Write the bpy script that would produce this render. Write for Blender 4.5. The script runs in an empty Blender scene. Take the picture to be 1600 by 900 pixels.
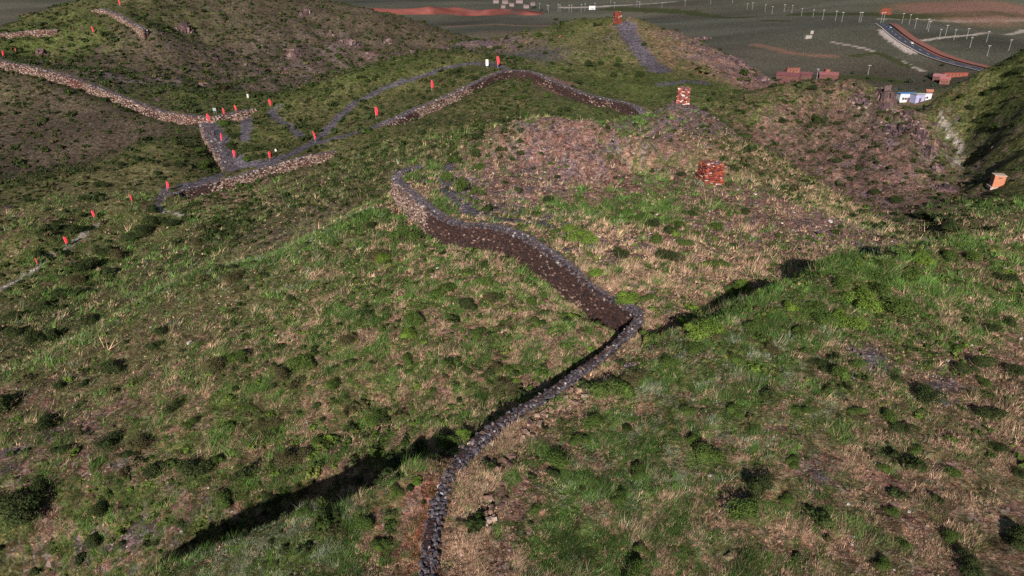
import bpy, math, random
import numpy as np
from mathutils import Vector
R = math.radians
rng = np.random.default_rng(7)
random.seed(7)
scene = bpy.context.scene
C = scene.collection

# ------------------------------------------------------------------ camera
CAMZ = 80.0
F = 1066.7                      # focal length in pixels of the 1600 wide photograph
PITCH = R(25.55)
cam = bpy.data.objects.new('camera', bpy.data.cameras.new('camera'))
C.objects.link(cam)
cam.data.lens = 24.0
cam.data.sensor_width = 36.0
cam.data.clip_start = 0.5
cam.data.clip_end = 20000
cam.location = (0, 0, CAMZ)
cam.rotation_euler = (R(90) - PITCH, 0, 0)
scene.camera = cam

# ------------------------------------------------------------------ sky, sun, exposure
SUN_EL = R(25)
SUN_AZ = math.atan2(-0.12, -1.0)          # clockwise from +Y
world = bpy.data.worlds.new('World')
scene.world = world
world.use_nodes = True
wn = world.node_tree
bg = wn.nodes['Background']
sky = wn.nodes.new('ShaderNodeTexSky')
sky.sky_type = 'NISHITA'
sky.sun_disc = False
sky.sun_elevation = SUN_EL
sky.sun_rotation = SUN_AZ
sky.dust_density = 1.0
wn.links.new(sky.outputs[0], bg.inputs[0])
bg.inputs[1].default_value = 0.05
sl = bpy.data.lights.new('sun', 'SUN')
sl.energy = 4.9
sl.angle = R(0.5)
sl.color = (1.0, 0.92, 0.84)
sun = bpy.data.objects.new('sun', sl)
C.objects.link(sun)
sdir = Vector((math.sin(SUN_AZ) * math.cos(SUN_EL), math.cos(SUN_AZ) * math.cos(SUN_EL), math.sin(SUN_EL)))
sun.rotation_euler = (-sdir).to_track_quat('-Z', 'Y').to_euler()
sun.location = (0, -30, 150)
vs = scene.view_settings
scene.display_settings.display_device = 'sRGB'
vs.view_transform = 'Standard'
vs.look = 'None'
vs.exposure = 0.56
vs.gamma = 1.0
vs.use_curve_mapping = False
scene.cycles.max_bounces = 4
scene.cycles.diffuse_bounces = 2
scene.cycles.volume_bounces = 0
scene.cycles.use_denoising = False

# ------------------------------------------------------------------ helpers: pixels to points
cP, sP = math.cos(PITCH), math.sin(PITCH)
def at(px, py, Y):
    """world point on the sight line of pixel (px,py) at forward distance Y"""
    u, v = (px - 800) / F, (py - 450) / F
    den = cP - v * sP
    return np.array([u / den * Y, Y, CAMZ - (sP + v * cP) / den * Y])
def project(x, y, z):
    dz = z - CAMZ
    d = y * cP - dz * sP
    u = x / d
    v = (-y * sP - dz * cP) / d
    return 800 + u * F, 450 + v * F, d

# ------------------------------------------------------------------ helpers: noise
def _hash(ix, iy, seed):
    h = (ix.astype(np.int64) * 374761393 + iy.astype(np.int64) * 668265263 + seed * 1442695041) & 0xFFFFFFFF
    h = ((h ^ (h >> 13)) * 1274126177) & 0xFFFFFFFF
    h = ((h ^ (h >> 16)) * 2246822519) & 0xFFFFFFFF
    return ((h ^ (h >> 15)) & 0xFFFFFF).astype(np.float32) / np.float32(0xFFFFFF)
def vnoise(x, y, seed=0):
    xi, yi = np.floor(x), np.floor(y)
    fx, fy = (x - xi).astype(np.float32), (y - yi).astype(np.float32)
    fx = fx * fx * fx * (fx * (fx * 6 - 15) + 10)
    fy = fy * fy * fy * (fy * (fy * 6 - 15) + 10)
    a, b = _hash(xi, yi, seed), _hash(xi + 1, yi, seed)
    c, d = _hash(xi, yi + 1, seed), _hash(xi + 1, yi + 1, seed)
    return (a + (b - a) * fx) * (1 - fy) + (c + (d - c) * fx) * fy
def fbm(x, y, lam, octs=3, seed=0, gain=0.55):
    """about -1..1"""
    s, amp, tot = 0, 1.0, 0.0
    ca, sa = math.cos(0.6), math.sin(0.6)
    for o in range(octs):
        X, Y2 = x / lam, y / lam
        X, Y2 = X * ca - Y2 * sa + 17.3 * o, X * sa + Y2 * ca + 5.1 * o
        s = s + amp * (vnoise(X, Y2, seed + 31 * o) * 2 - 1)
        tot += amp
        amp *= gain
        lam *= 0.5
        ca, sa = math.cos(0.6 + o * 1.1), math.sin(0.6 + o * 1.1)
    return s / tot * 1.6
def smooth(a, b, x):
    t = np.clip((x - a) / (b - a), 0, 1)
    return t * t * (3 - 2 * t)

# ------------------------------------------------------------------ helpers: meshes and materials
def tag(o, label=None, cat=None, group=None, kind=None):
    if label: o['label'] = label
    if cat: o['category'] = cat
    if group: o['group'] = group
    if kind: o['kind'] = kind
    return o
def empty(name, loc, rz=0.0):
    o = bpy.data.objects.new(name, None)
    o.location = loc
    o.rotation_euler = (0, 0, rz)
    o.empty_display_size = 0.2
    C.objects.link(o)
    return o
def mesh_data(name, verts, faces, mat, col=None, flat=True):
    """verts (n,3); faces a (m,3) or (m,4) array or a list of those; col (n,3) per-vertex material colour"""
    verts = np.ascontiguousarray(verts, dtype=np.float32)
    if not isinstance(faces, list): faces = [faces]
    faces = [np.asarray(f, dtype=np.int32) for f in faces if len(f)]
    loops = np.concatenate([f.ravel() for f in faces])
    sizes = np.concatenate([np.full(len(f), f.shape[1], np.int32) for f in faces])
    starts = np.concatenate([[0], np.cumsum(sizes)[:-1]]).astype(np.int32)
    me = bpy.data.meshes.new(name)
    me.vertices.add(len(verts)); me.vertices.foreach_set('co', verts.ravel())
    me.loops.add(len(loops)); me.loops.foreach_set('vertex_index', loops)
    me.polygons.add(len(sizes)); me.polygons.foreach_set('loop_start', starts); me.polygons.foreach_set('loop_total', sizes)
    me.polygons.foreach_set('use_smooth', np.full(len(sizes), not flat, dtype=bool))
    if col is not None:
        a = me.color_attributes.new('Col', 'FLOAT_COLOR', 'POINT')
        rgba = np.ones((len(verts), 4), np.float32); rgba[:, :3] = col
        a.data.foreach_set('color', rgba.ravel())
    me.update(calc_edges=True)
    if mat: me.materials.append(mat)
    return me
def obj(name, me, parent=None, loc=(0, 0, 0), rz=0.0):
    o = bpy.data.objects.new(name, me)
    o.location = loc
    o.rotation_euler = (0, 0, rz)
    C.objects.link(o)
    if parent: o.parent = parent
    return o
class MB:
    """collects shapes into one mesh"""
    def __init__(self): self.v, self.q, self.t, self.c, self.n = [], [], [], [], 0
    def add(self, v, q=None, t=None, col=(0.5, 0.5, 0.5)):
        v = np.asarray(v, float)
        if q is not None and len(q): self.q.append(np.asarray(q) + self.n)
        if t is not None and len(t): self.t.append(np.asarray(t) + self.n)
        self.v.append(v); self.n += len(v)
        self.c.append(np.tile(np.asarray(col, float), (len(v), 1)) if np.ndim(col) == 1 else np.asarray(col))
    def box(self, x0, x1, y0, y1, z0, z1, col=(0.5,) * 3, top=1.0):
        cx, cy = (x0 + x1) / 2, (y0 + y1) / 2
        f = lambda x, y, s: (cx + (x - cx) * s, cy + (y - cy) * s)
        v = [(*f(x, y, s), z) for z, s in ((z0, 1.0), (z1, top)) for x, y in ((x0, y0), (x1, y0), (x1, y1), (x0, y1))]
        self.add(v, q=[(0, 3, 2, 1), (4, 5, 6, 7), (0, 1, 5, 4), (1, 2, 6, 5), (2, 3, 7, 6), (3, 0, 4, 7)], col=col)
    def tube(self, pts, radii, n=8, col=(0.5,) * 3):
        pts = [Vector(p) for p in pts]
        vv = []
        for i, p in enumerate(pts):
            d = (pts[min(i + 1, len(pts) - 1)] - pts[max(i - 1, 0)]).normalized()
            a = d.orthogonal().normalized(); b = d.cross(a)
            r = radii if np.isscalar(radii) else radii[i]
            for k in range(n):
                w = 2 * math.pi * k / n
                vv.append(p + a * (r * math.cos(w)) + b * (r * math.sin(w)))
        q = [(i * n + k, i * n + (k + 1) % n, (i + 1) * n + (k + 1) % n, (i + 1) * n + k) for i in range(len(pts) - 1) for k in range(n)]
        m = len(vv); vv += [pts[0], pts[-1]]
        t = [(m, (k + 1) % n, k) for k in range(n)] + [(m + 1, (len(pts) - 1) * n + k, (len(pts) - 1) * n + (k + 1) % n) for k in range(n)]
        self.add(vv, q=q, t=t, col=col)
    def mesh(self, name, mat, flat=True):
        fs = []
        if self.q: fs.append(np.concatenate(self.q))
        if self.t: fs.append(np.concatenate(self.t))
        return mesh_data(name, np.concatenate(self.v), fs, mat, np.concatenate(self.c), flat)
    def obj(self, name, mat, parent=None, loc=(0, 0, 0), rz=0.0, flat=True):
        return obj(name, self.mesh(name, mat, flat), parent, loc, rz)

def new_mat(name, rough=0.9, spec=0.2):
    m = bpy.data.materials.new(name); m.use_nodes = True
    b = m.node_tree.nodes['Principled BSDF']
    b.inputs['Roughness'].default_value = rough
    b.inputs['Specular IOR Level'].default_value = spec
    return m, m.node_tree, b
def mat_col(name, rough=0.9, spec=0.15, nscale=6.0, nstr=0.35, bump=0.0, bscale=10.0, transl=0.0):
    """material colour comes from the mesh's own Col attribute, broken up by a fine noise"""
    m, nt, b = new_mat(name, rough, spec)
    at_ = nt.nodes.new('ShaderNodeAttribute'); at_.attribute_name = 'Col'
    tc = nt.nodes.new('ShaderNodeTexCoord')
    no = nt.nodes.new('ShaderNodeTexNoise'); no.inputs['Scale'].default_value = nscale; no.inputs['Detail'].default_value = 5
    mr = nt.nodes.new('ShaderNodeMapRange')
    mr.inputs[1].default_value = 0.3; mr.inputs[2].default_value = 0.7
    mr.inputs[3].default_value = 1 - nstr; mr.inputs[4].default_value = 1 + nstr
    mu = nt.nodes.new('ShaderNodeVectorMath'); mu.operation = 'SCALE'
    nt.links.new(tc.outputs['Object'], no.inputs['Vector'])
    nt.links.new(no.outputs[0], mr.inputs[0])
    nt.links.new(at_.outputs['Color'], mu.inputs[0]); nt.links.new(mr.outputs[0], mu.inputs['Scale'])
    nt.links.new(mu.outputs[0], b.inputs['Base Color'])
    if bump:
        n2 = nt.nodes.new('ShaderNodeTexNoise'); n2.inputs['Scale'].default_value = bscale; n2.inputs['Detail'].default_value = 6
        bp = nt.nodes.new('ShaderNodeBump'); bp.inputs['Strength'].default_value = bump; bp.inputs['Distance'].default_value = 0.2
        nt.links.new(tc.outputs['Object'], n2.inputs['Vector'])
        nt.links.new(n2.outputs[0], bp.inputs['Height']); nt.links.new(bp.outputs[0], b.inputs['Normal'])
    return m

# ================================================================== THE LAND
# --- walls: top outer edge as (px, py, forward distance)
WALLS = {
 'A':  dict(p=[(655,960,20.5),(660,905,22.7),(662,858,24.4),(669,815,26.1),(680,776,27.8),(694,744,29.3),(712,716,30.8),(735,691,32.3),(760,669,33.7),(790,649,35.2),(850,614,38),(905,575,41.5),(948,546,45),(973,520,48),(989,501,50.3),(990,487,52),
               (972,477,53.6),(935,460,56.5),(895,425,60.5),(860,400,64),(830,380,68),(800,365,71),(760,354,73),(725,353,74.5),(698,346,76),(670,330,79),(645,310,84),(622,290,89),(612,276,93),(622,266,97),(652,258,102)],
            side=1, H=3.2, w=1.4, hk=((0,.9),(8,1.2),(14,2.2),(34,2.6),(42,3.3),(130,3.3)), wk=((0,.75),(36,.85),(60,1.4),(130,1.5))),
 'B':  dict(p=[(270,303,131),(292,297,135),(330,286,138),(380,274,142),(430,258,147),(480,245,151),(530,236,155)], side=-1, H=2.3, w=1.6),
 'B2': dict(p=[(596,197,164),(622,186,168),(660,168,175),(700,151,183),(740,132,192),(775,116,199),(800,110,203),(830,113,202),(860,126,196),(900,143,188),(940,154,181),(970,160,177),(992,168,172),(1000,178,167)], side=-1, H=2.4, w=1.8),
 'C':  dict(p=[(-40,88,232),(0,96,226),(40,103,221),(100,119,213),(140,133,208),(180,148,203),(220,164,198),(260,176,193),(300,181,189),(330,183,187),(365,176,190),(400,170,192)], side=-1, H=2.8, w=1.6),
 'D':  dict(p=[(311,193,181),(318,210,173),(330,230,163),(342,250,154),(347,262,149)], side=-1, H=2.0, w=2.6),
 'E':  dict(p=[(143,17,303),(155,14,303),(172,19,295),(195,31,283),(212,41,274),(224,47,268)], side=-1, H=2.0, w=2.0),
 'K':  dict(p=[(-20,53,272),(20,51,272),(55,47,275),(90,46,276)], side=-1, H=2.0, w=1.6),
}
def catmull(P, step):
    P = np.asarray(P, float)
    Q = np.vstack([2 * P[0] - P[1], P, 2 * P[-1] - P[-2]])
    out = []
    for i in range(1, len(Q) - 2):
        p0, p1, p2, p3 = Q[i - 1:i + 3]
        n = max(2, int(np.linalg.norm(p2 - p1) / step))
        for t in np.arange(n) / n:
            out.append(0.5 * ((2 * p1) + (p2 - p0) * t + (2 * p0 - 5 * p1 + 4 * p2 - p3) * t * t + (3 * p1 - p0 - 3 * p2 + p3) * t ** 3))
    out.append(P[-1])
    return np.array(out)
for w in WALLS.values():
    w['c'] = catmull([at(*q) for q in w['p']], 0.4)
    d = np.gradient(w['c'][:, :2], axis=0)
    d /= np.linalg.norm(d, axis=1)[:, None] + 1e-9
    w['d'] = d
    w['n'] = np.stack([-d[:, 1], d[:, 0]], 1) * w['side']        # outward, level
    seg = np.linalg.norm(np.diff(w['c'][:, :2], axis=0), axis=1)
    w['s'] = np.concatenate([[0], np.cumsum(seg)])
def wall_h(w, s): return np.interp(s, *zip(*w['hk'])) if 'hk' in w else w['H'] + 0 * np.asarray(s)
def wall_w(w, s): return np.interp(s, *zip(*w['wk'])) if 'wk' in w else w['w'] + 0 * np.asarray(s)

def wall_field(x, y, w, reach):
    """signed distance to a wall's face (positive outside), distance along, distance past the ends"""
    c = w['c'][:, :2].astype(np.float32)
    m = (x > c[:, 0].min() - reach) & (x < c[:, 0].max() + reach) & (y > c[:, 1].min() - reach) & (y < c[:, 1].max() + reach)
    idx = np.nonzero(m)[0]
    sd = np.full(len(x), np.inf, np.float32); sa = np.zeros(len(x), np.float32); past = np.zeros(len(x), np.float32)
    cs = c[::2]; ds = w['d'][::2].astype(np.float32); ns = w['n'][::2].astype(np.float32); ss = w['s'][::2]
    for k in range(0, len(idx), 60000):
        j = idx[k:k + 60000]
        dx = x[j].astype(np.float32)[:, None] - cs[None, :, 0]; dy = y[j].astype(np.float32)[:, None] - cs[None, :, 1]
        b = np.argmin(dx * dx + dy * dy, axis=1)
        q = np.arange(len(j)); ex, ey = dx[q, b], dy[q, b]
        al = ex * ds[b, 0] + ey * ds[b, 1]
        sgn = ex * ns[b, 0] + ey * ns[b, 1]
        dist = np.sqrt(ex * ex + ey * ey)
        endm = ((b == 0) & (al < -0.5)) | ((b == len(cs) - 1) & (al > 0.5))
        sd[j] = np.where(sgn > 0, 1, -1) * np.where(endm, np.abs(sgn), dist)
        sa[j] = ss[b] + al
        past[j] = np.where(endm, np.abs(al), 0)
    return sd, sa, past
def step_basis(x, y, keep=None):
    z = np.zeros(len(x))
    for k, w in WALLS.items():
        L = 5.0
        sd, sa, past = wall_field(x, y, w, 25)
        if keep is not None:
            keep[k] = (sd, sa, past)
        fin = np.isfinite(sd)
        s = np.where(fin, smooth(-0.85, -0.12, np.where(fin, sd, 0) / wall_w(w, sa)) * np.exp(-np.clip(np.where(fin, sd, 99), 0, 60) / L), 0)
        tot = w['s'][-1]
        taper = smooth(-1, 5, sa) * (1 - smooth(tot - 5, tot + 1, sa)) * np.exp(-past / 2.0)
        if k == 'A': taper = smooth(-60, -30, sa) * (1 - smooth(tot - 6, tot + 1, sa)) * np.exp(-past / 2.0)
        z -= wall_h(w, sa) * s * taper
    return z

# --- control points (px, py, forward distance)
CP = [
 # near right slope and its crest
 (1200,600,36),(1200,750,28),(1200,900,22.5),(1500,500,45),(1500,640,34.5),(1500,760,28),(1500,900,22),(900,700,32.5),(860,800,27),(800,900,23),(1050,640,35),(1050,780,27.3),(1000,900,22.8),
 (955,590,40),(1060,518,46),(1130,485,48.5),(1200,455,50.5),(1300,412,54.5),(1400,383,57.5),(1480,369,60),(1600,358,62),(1350,480,47.5),(1200,520,43),(1700,350,62),(1700,600,36),(1700,900,22),
 (760,800,26.8),(830,700,32.2),(1650,430,52),(1450,420,53),
 # hidden foot behind that crest
 (1050,545,47.5),(1130,492,53),(1200,468,56),(1300,434,60),(1400,412,63.5),(1480,396,68),(1600,388,71),(1700,388,73),
 # the spur left of the wall and its gully
 (600,748,31.2),(480,797,30.4),(360,848,29.4),(270,888,28.8),(150,945,27.5),(660,715,32),(600,850,26.2),(500,900,24),(350,960,23.8),
 (600,704,39.4),(640,690,39.2),(560,724,38.5),(480,750,37.8),(420,776,37.1),(360,799,36),(270,840,35),(200,869,34.4),(100,905,33.5),(40,940,33),
 (600,790,34.4),(540,815,34),(480,838,33.4),(360,888,32.5),(270,925,31.5),(150,965,30.3),(640,748,34.8),(670,722,35.4),(690,668,39.6),(740,645,40),(780,632,40.5),(850,598,43),(905,560,46),(710,690,36.6),(760,662,37.4),(830,622,40.2),
 # the big green slope below the wall
 (930,530,49),(760,600,45),(600,650,45),(450,690,42.5),(300,740,40),(100,800,37),(0,830,35),(800,520,51.5),(700,500,55),(850,470,58),(600,520,54),(450,540,53),(300,600,48.5),(150,650,46.5),(0,690,44.5),(700,580,46),(520,600,47.5),
 (700,420,66),(600,400,71),(500,430,67),(400,470,62.5),(250,520,58),(100,570,55),(640,370,76),(-150,760,42),(-150,650,50),
 # its crest on the left
 (585,315,89),(530,345,84),(460,383,79),(380,405,76),(300,423,74),(230,465,69),(160,510,65),(80,550,61),(0,585,58),(-150,640,54),
 # hidden valley behind that crest
 (570,330,101),(500,372,95),(420,415,89),(330,440,85),(240,492,78),(160,545,72),(60,590,67),(-60,640,62),
 # the brownish slope behind, up to wall B
 (610,270,112),(560,290,111),(520,318,104),(450,345,103),(380,370,100),(320,395,96),(240,440,89),(150,485,83),(60,535,76),
 (640,240,126),(600,225,145),(540,250,148),(480,280,138),(420,300,132),(350,330,124),(300,350,118),(230,390,108),(150,430,98),(60,480,88),(680,215,148),(720,180,168),(650,200,155),
 # the stair ridge on the left
 (0,452,92),(57,418,98),(104,386,105),(150,350,114),(205,316,124),(262,296,133),
 (-100,500,84),
 # the slope left of it and its crest
 (0,400,99),(60,370,104),(100,330,115),(0,350,110),(150,310,124),(0,310,123),(200,280,136),(280,270,142),(80,280,135),(300,230,160),
 (0,284,135),(60,272,141),(150,254,149),(225,220,164),(300,200,178),(-120,310,128),
 # hidden valley behind
 (0,278,150),(100,262,158),(160,248,166),(230,225,178),(-100,290,146),
 # dark slope up to wall C
 (0,240,170),(0,190,187),(0,150,203),(100,220,175),(100,180,190),(200,215,180),(200,195,186),(280,200,184),(100,145,204),(-120,200,190),
 # behind wall C
 (0,90,240),(60,100,236),(100,95,250),(140,112,232),(200,122,228),(280,120,240),(330,140,225),(250,150,210),(380,146,222),(400,155,205),(330,165,199),
 # plateau with the trails
 (440,225,165),(400,210,170),(380,190,180),(350,215,170),(370,245,153),(420,190,182),(470,200,176),(500,215,167),(560,190,178),(600,165,190),(540,150,203),(480,170,192),(650,140,204),(700,115,216),(740,105,222),(690,125,207),(620,130,208),(760,98,224),(800,100,217),
 # its far rim
 (400,163,198),(440,148,205),(500,127,216),(560,108,228),(620,92,240),(680,77,252),(720,65,260),(800,57,268),(850,45,276),(890,32,286),(920,29,290),
 (760,75,254),(830,75,250),(860,90,235),
 # hidden beyond the rim
 (420,165,230),(500,145,250),(580,125,270),(660,105,295),(730,90,315),(830,72,335),(920,60,350),
 # hill with the far tower
 (964,37,266),(945,40,266),(985,29,270),(1000,38,266),(1040,48,262),(1080,62,258),(1120,76,256),(1160,97,252),(1200,122,246),
 (900,75,245),(930,60,255),(950,90,236),(900,105,225),(860,108,218),(1000,75,246),(1010,105,228),(1030,85,240),(1060,90,238),(1100,100,236),(950,120,218),(1000,130,212),(1050,125,216),(1100,130,214),(1150,130,222),(1190,140,225),
 (990,60,300),(1080,85,300),(1160,112,290),(1210,140,275),
 (940,145,195),(1000,155,192),(1100,150,196),(1150,155,198),(1080,175,178),
 # hidden valley in front of wall B2's right end
 (820,182,152),(900,200,143),(960,216,135),(1010,228,132),(780,208,142),(850,200,130),(920,210,126),(980,226,122),(860,155,175),(930,175,162),(990,192,152),
 # knoll with brown soil
 (735,228,111),(770,205,112),(850,188,113),(920,195,112),(970,212,110.5),(1010,235,107.5),(1050,262,104),(700,245,110),
 (780,262,103),(850,250,105),(930,255,102),(990,270,99),(850,285,97),(780,290,95),(930,295,93),(700,270,101),(720,295,91),(760,315,86),(830,320,86),(730,320,83),(790,335,80),(850,345,77.5),(690,300,87),(660,285,92),
 # saddle and the bank of the near tower
 (900,318,87.5),(950,303,91),(1000,297,93),(1050,290,95),(1108,285,98),(1150,283,99),(1190,298,97),(1240,312,95),
 (880,345,78),(960,350,78),(1040,350,79),(1120,340,83),(1200,345,83),(900,385,68),(960,400,66),(1040,420,63),(1120,410,66),(1200,400,69),(1280,375,76),(950,440,58.5),(1020,455,57),(1010,500,50.5),(1100,450,59),(1180,425,64),(1060,480,54),(1350,360,83),(1240,424,62),(1260,402,67),(1210,432,61),(1310,392,70),(1000,540,45.5),
 (930,312,98),(1000,302,105),(1060,297,108),(1120,292,112),(1190,300,112),
 # hill of the middle tower
 (1065,160,150),(1050,163,150),(1090,168,150),(1000,200,139),(960,238,124),(1020,215,131),(1130,190,146),(1030,182,144),(985,212,156),(1015,196,165),(1040,180,170),(1095,182,172),
 (1150,215,138),(1180,225,138),(1240,262,128),(1300,300,116),(1360,335,106),(1420,368,96),(1060,200,134),(1060,240,121),(1110,240,121),(1150,260,116),(1200,280,110),(1250,300,107),(1300,325,101),(1010,250,120),
 (1140,210,162),(1190,240,154),(1250,275,143),(1310,310,131),(1370,343,119),(1425,374,108),
 # rocky hill on the right
 (1190,160,180),(1220,142,185),(1250,130,189),(1290,127,190),(1330,125,190),(1385,140,183),(1400,165,176),(1440,200,164),(1465,255,150),(1485,300,136),(1150,185,174),(1200,190,172),(1200,220,166),(1260,180,178),(1320,180,178),(1300,200,172),(1300,240,161),(1260,255,155),(1320,295,142),(1380,330,130),(1440,345,119),(1380,200,169),(1380,260,151),(1330,280,146),(1420,300,137),(1460,330,120),(1530,350,104),(1490,345,109),(1600,360,97),
 (1250,150,220),(1330,148,225),(1410,170,200),(1425,173,182),(1420,180,205),(1440,176,188),(1430,180,230),(1450,180,240),
 # green hill on the far right
 (1600,80,178),(1570,97,178),(1530,117,177),(1490,138,177),(1455,160,178),(1480,190,171),(1520,165,172),(1500,230,163),(1480,240,157),(1550,200,159),(1600,180,151),(1600,130,164),(1560,150,168),(1550,250,145),(1600,250,132),(1560,290,130),(1520,280,143),(1600,330,107),(1510,258,154),(1700,30,184),(1700,200,136),(1560,330,113),
 (1600,100,214),(1530,140,214),(1460,182,214),(1700,60,220),
 # hills in the upper left
 (180,95,255),(230,80,268),(300,90,270),(320,125,250),(400,140,255),(250,100,258),(140,75,270),(60,75,268),(60,60,272),(100,45,280),(180,50,276),(225,55,268),(0,70,262),
 (0,50,290),(50,28,305),(100,8,325),(150,-6,340),(200,-25,355),(-80,70,280),(120,30,300),(200,20,300),(240,40,285),
 (0,58,330),(80,30,370),(-80,70,330),
 (300,30,320),(350,60,310),(290,60,298),(420,100,290),(500,110,290),(400,50,320),(340,5,350),(400,-20,380),(300,-40,380),(470,-2,380),(520,8,375),(560,14,372),(600,22,370),(640,34,362),(680,52,350),(715,70,340),
 (480,60,325),(560,60,330),(620,60,340),(560,95,305),(640,85,318),(480,30,350),(440,130,270),
 (520,25,440),(600,40,430),(680,66,410),(380,0,470),(200,0,450),
]
PTS = [at(*q) for q in CP]
# ground along the walls, just inside their tops
for k, w in WALLS.items():
    st = max(1, int(5 / 0.4))
    for i in range(0, len(w['c']), st):
        p = w['c'][i].copy(); p[:2] -= w['n'][i] * (wall_w(w, w['s'][i]) + 0.5); p[2] -= 0.12
        PTS.append(p)
        q = w['c'][i].copy(); q[:2] += w['n'][i] * 0.3; q[2] -= wall_h(w, w['s'][i]) * 0.95 + 0.05
        if 6 < w['s'][i] < w['s'][-1] - 6: PTS.append(q)
# under and beside the camera, and the plain
for az in range(-80, 81, 20):
    for r, z in ((5, 56.5), (13, 55.6)):
        PTS.append(np.array([r * math.sin(R(az)), r * math.cos(R(az)), z]))
for az in (-80, -65, -50): 
    for r, z in ((30, 49), (60, 44), (110, 41), (190, 40), (300, 45)): PTS.append(np.array([r * math.sin(R(az)), r * math.cos(R(az)), z]))
for az in (50, 65, 80):
    for r, z in ((30, 56), (60, 56), (110, 50), (190, 52), (300, 40)): PTS.append(np.array([r * math.sin(R(az)), r * math.cos(R(az)), z]))
for az in range(-80, 81, 8):
    for r in (520, 640, 800, 1000, 1400, 2000, 3000, 4500, 7000):
        if r < 600 and az < -4: continue
        PTS.append(np.array([r * math.sin(R(az)), r * math.cos(R(az)), 5.0]))
for q in ((1415,174,330),(1450,174,330),(1480,168,330),(1510,152,330),(1390,176,330),(1300,140,330),(1240,145,330),(1475,133,415),(1240,128,425),(1300,128,425),(1420,158,425),(1480,130,420),(1200,140,400),(1100,100,520),(760,60,560),(680,72,520),(900,60,540),(1000,70,520),(600,80,520),(1180,118,460)):
    PTS.append(at(*q))
PTS = np.array(PTS)

# --- thin plate surface in (bearing, log distance)
KB = 1.0
def plane(x, y):
    r = np.hypot(x, y)
    return np.arctan2(x, y) * KB, np.log(r)
pa, pb = plane(PTS[:, 0], PTS[:, 1])
pz = PTS[:, 2] - step_basis(PTS[:, 0], PTS[:, 1])
def kern(d2): return 0.5 * d2 * np.log(d2 + 1e-12)
N = len(PTS)
A = np.zeros((N + 3, N + 3))
A[:N, :N] = kern((pa[:, None] - pa) ** 2 + (pb[:, None] - pb) ** 2) + np.eye(N) * 2e-5
A[:N, N] = 1; A[:N, N + 1] = pa; A[:N, N + 2] = pb; A[N:, :N] = A[:N, N:].T
sol = np.linalg.solve(A, np.concatenate([pz, np.zeros(3)]))
NT, NR = 860, 1120
TH0, TH1, R0, R1 = R(-72), R(72), 6.0, 6500.0
nt_c, nr_c = 260, 330
tc_ = np.linspace(TH0, TH1, nt_c); lc_ = np.linspace(math.log(R0), math.log(R1), nr_c)
Tg, Lg = np.meshgrid(tc_, lc_, indexing='ij')
fa, fb = Tg.ravel() * KB, Lg.ravel()
zc = np.zeros(len(fa))
for k in range(0, len(fa), 8000):
    a, b = fa[k:k + 8000], fb[k:k + 8000]
    zc[k:k + 8000] = kern((a[:, None] - pa) ** 2 + (b[:, None] - pb) ** 2) @ sol[:N] + sol[N] + sol[N + 1] * a + sol[N + 2] * b
zc = zc.reshape(nt_c, nr_c)
def upmat(n, m):
    W = np.zeros((n, m))
    t = np.linspace(0, m - 1, n); i = np.minimum(t.astype(int), m - 2); f = t - i
    for off, wt in ((-1, -0.5 * f + f ** 2 - 0.5 * f ** 3), (0, 1 - 2.5 * f ** 2 + 1.5 * f ** 3), (1, 0.5 * f + 2 * f ** 2 - 1.5 * f ** 3), (2, -0.5 * f ** 2 + 0.5 * f ** 3)):
        np.add.at(W, (np.arange(n), np.clip(i + off, 0, m - 1)), wt)
    return W
Z = upmat(NT, nt_c) @ zc @ upmat(NR, nr_c).T
th = np.linspace(TH0, TH1, NT); lr = np.linspace(math.log(R0), math.log(R1), NR)
TT, LL = np.meshgrid(th, lr, indexing='ij')
RR = np.exp(LL)
GX, GY = (RR * np.sin(TT)).ravel(), (RR * np.cos(TT)).ravel()
WF = {}
Zs = step_basis(GX, GY, WF)
Rf = RR.ravel()
cell = Rf * 0.0063
ZB = Z.ravel()
plainw = smooth(380, 560, Rf)
# rolling of the far plain, ridged detail of the hills
ZN = plainw * ((fbm(GX, GY, 420, 3, 3) * 11.0 + fbm(GX * .6, GY, 150, 2, 4) * 2.5) + smooth(900, 2200, Rf) * (np.maximum(fbm(GX, GY, 1500, 3, 9), -0.3) + 0.3) * 38)
for hx, hy, hY, hh, sg in ((1430,22,1000,24,150),(1575,25,1150,28,150),(1150,10,1500,22,260),(940,3,1700,24,300),(690,32,760,9,110),(640,60,600,8,70),(1330,60,720,6,110),(1180,55,640,7,130),(1480,80,620,5,70),(1040,35,850,8,160)):
    p = at(hx, hy, hY)
    ZN = ZN + hh * np.exp(-((GX - p[0]) ** 2 + (GY - p[1]) ** 2) / (2 * sg ** 2))
nearw = 1 - plainw
for lam, amp, sd in ((26, 0.55, 11), (12, 0.34, 12), (6, 0.2, 13), (3, 0.12, 14), (1.4, 0.07, 15), (0.7, 0.04, 16)):
    fade = 1 - smooth(lam * 0.25, lam * 0.55, cell)
    wfd = smooth(20, 70, Rf) if lam > 5 else 1.0
    ZN = ZN + nearw * fade * wfd * amp * (vnoise(GX / lam, GY / lam, sd) * 2 - 1)
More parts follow.
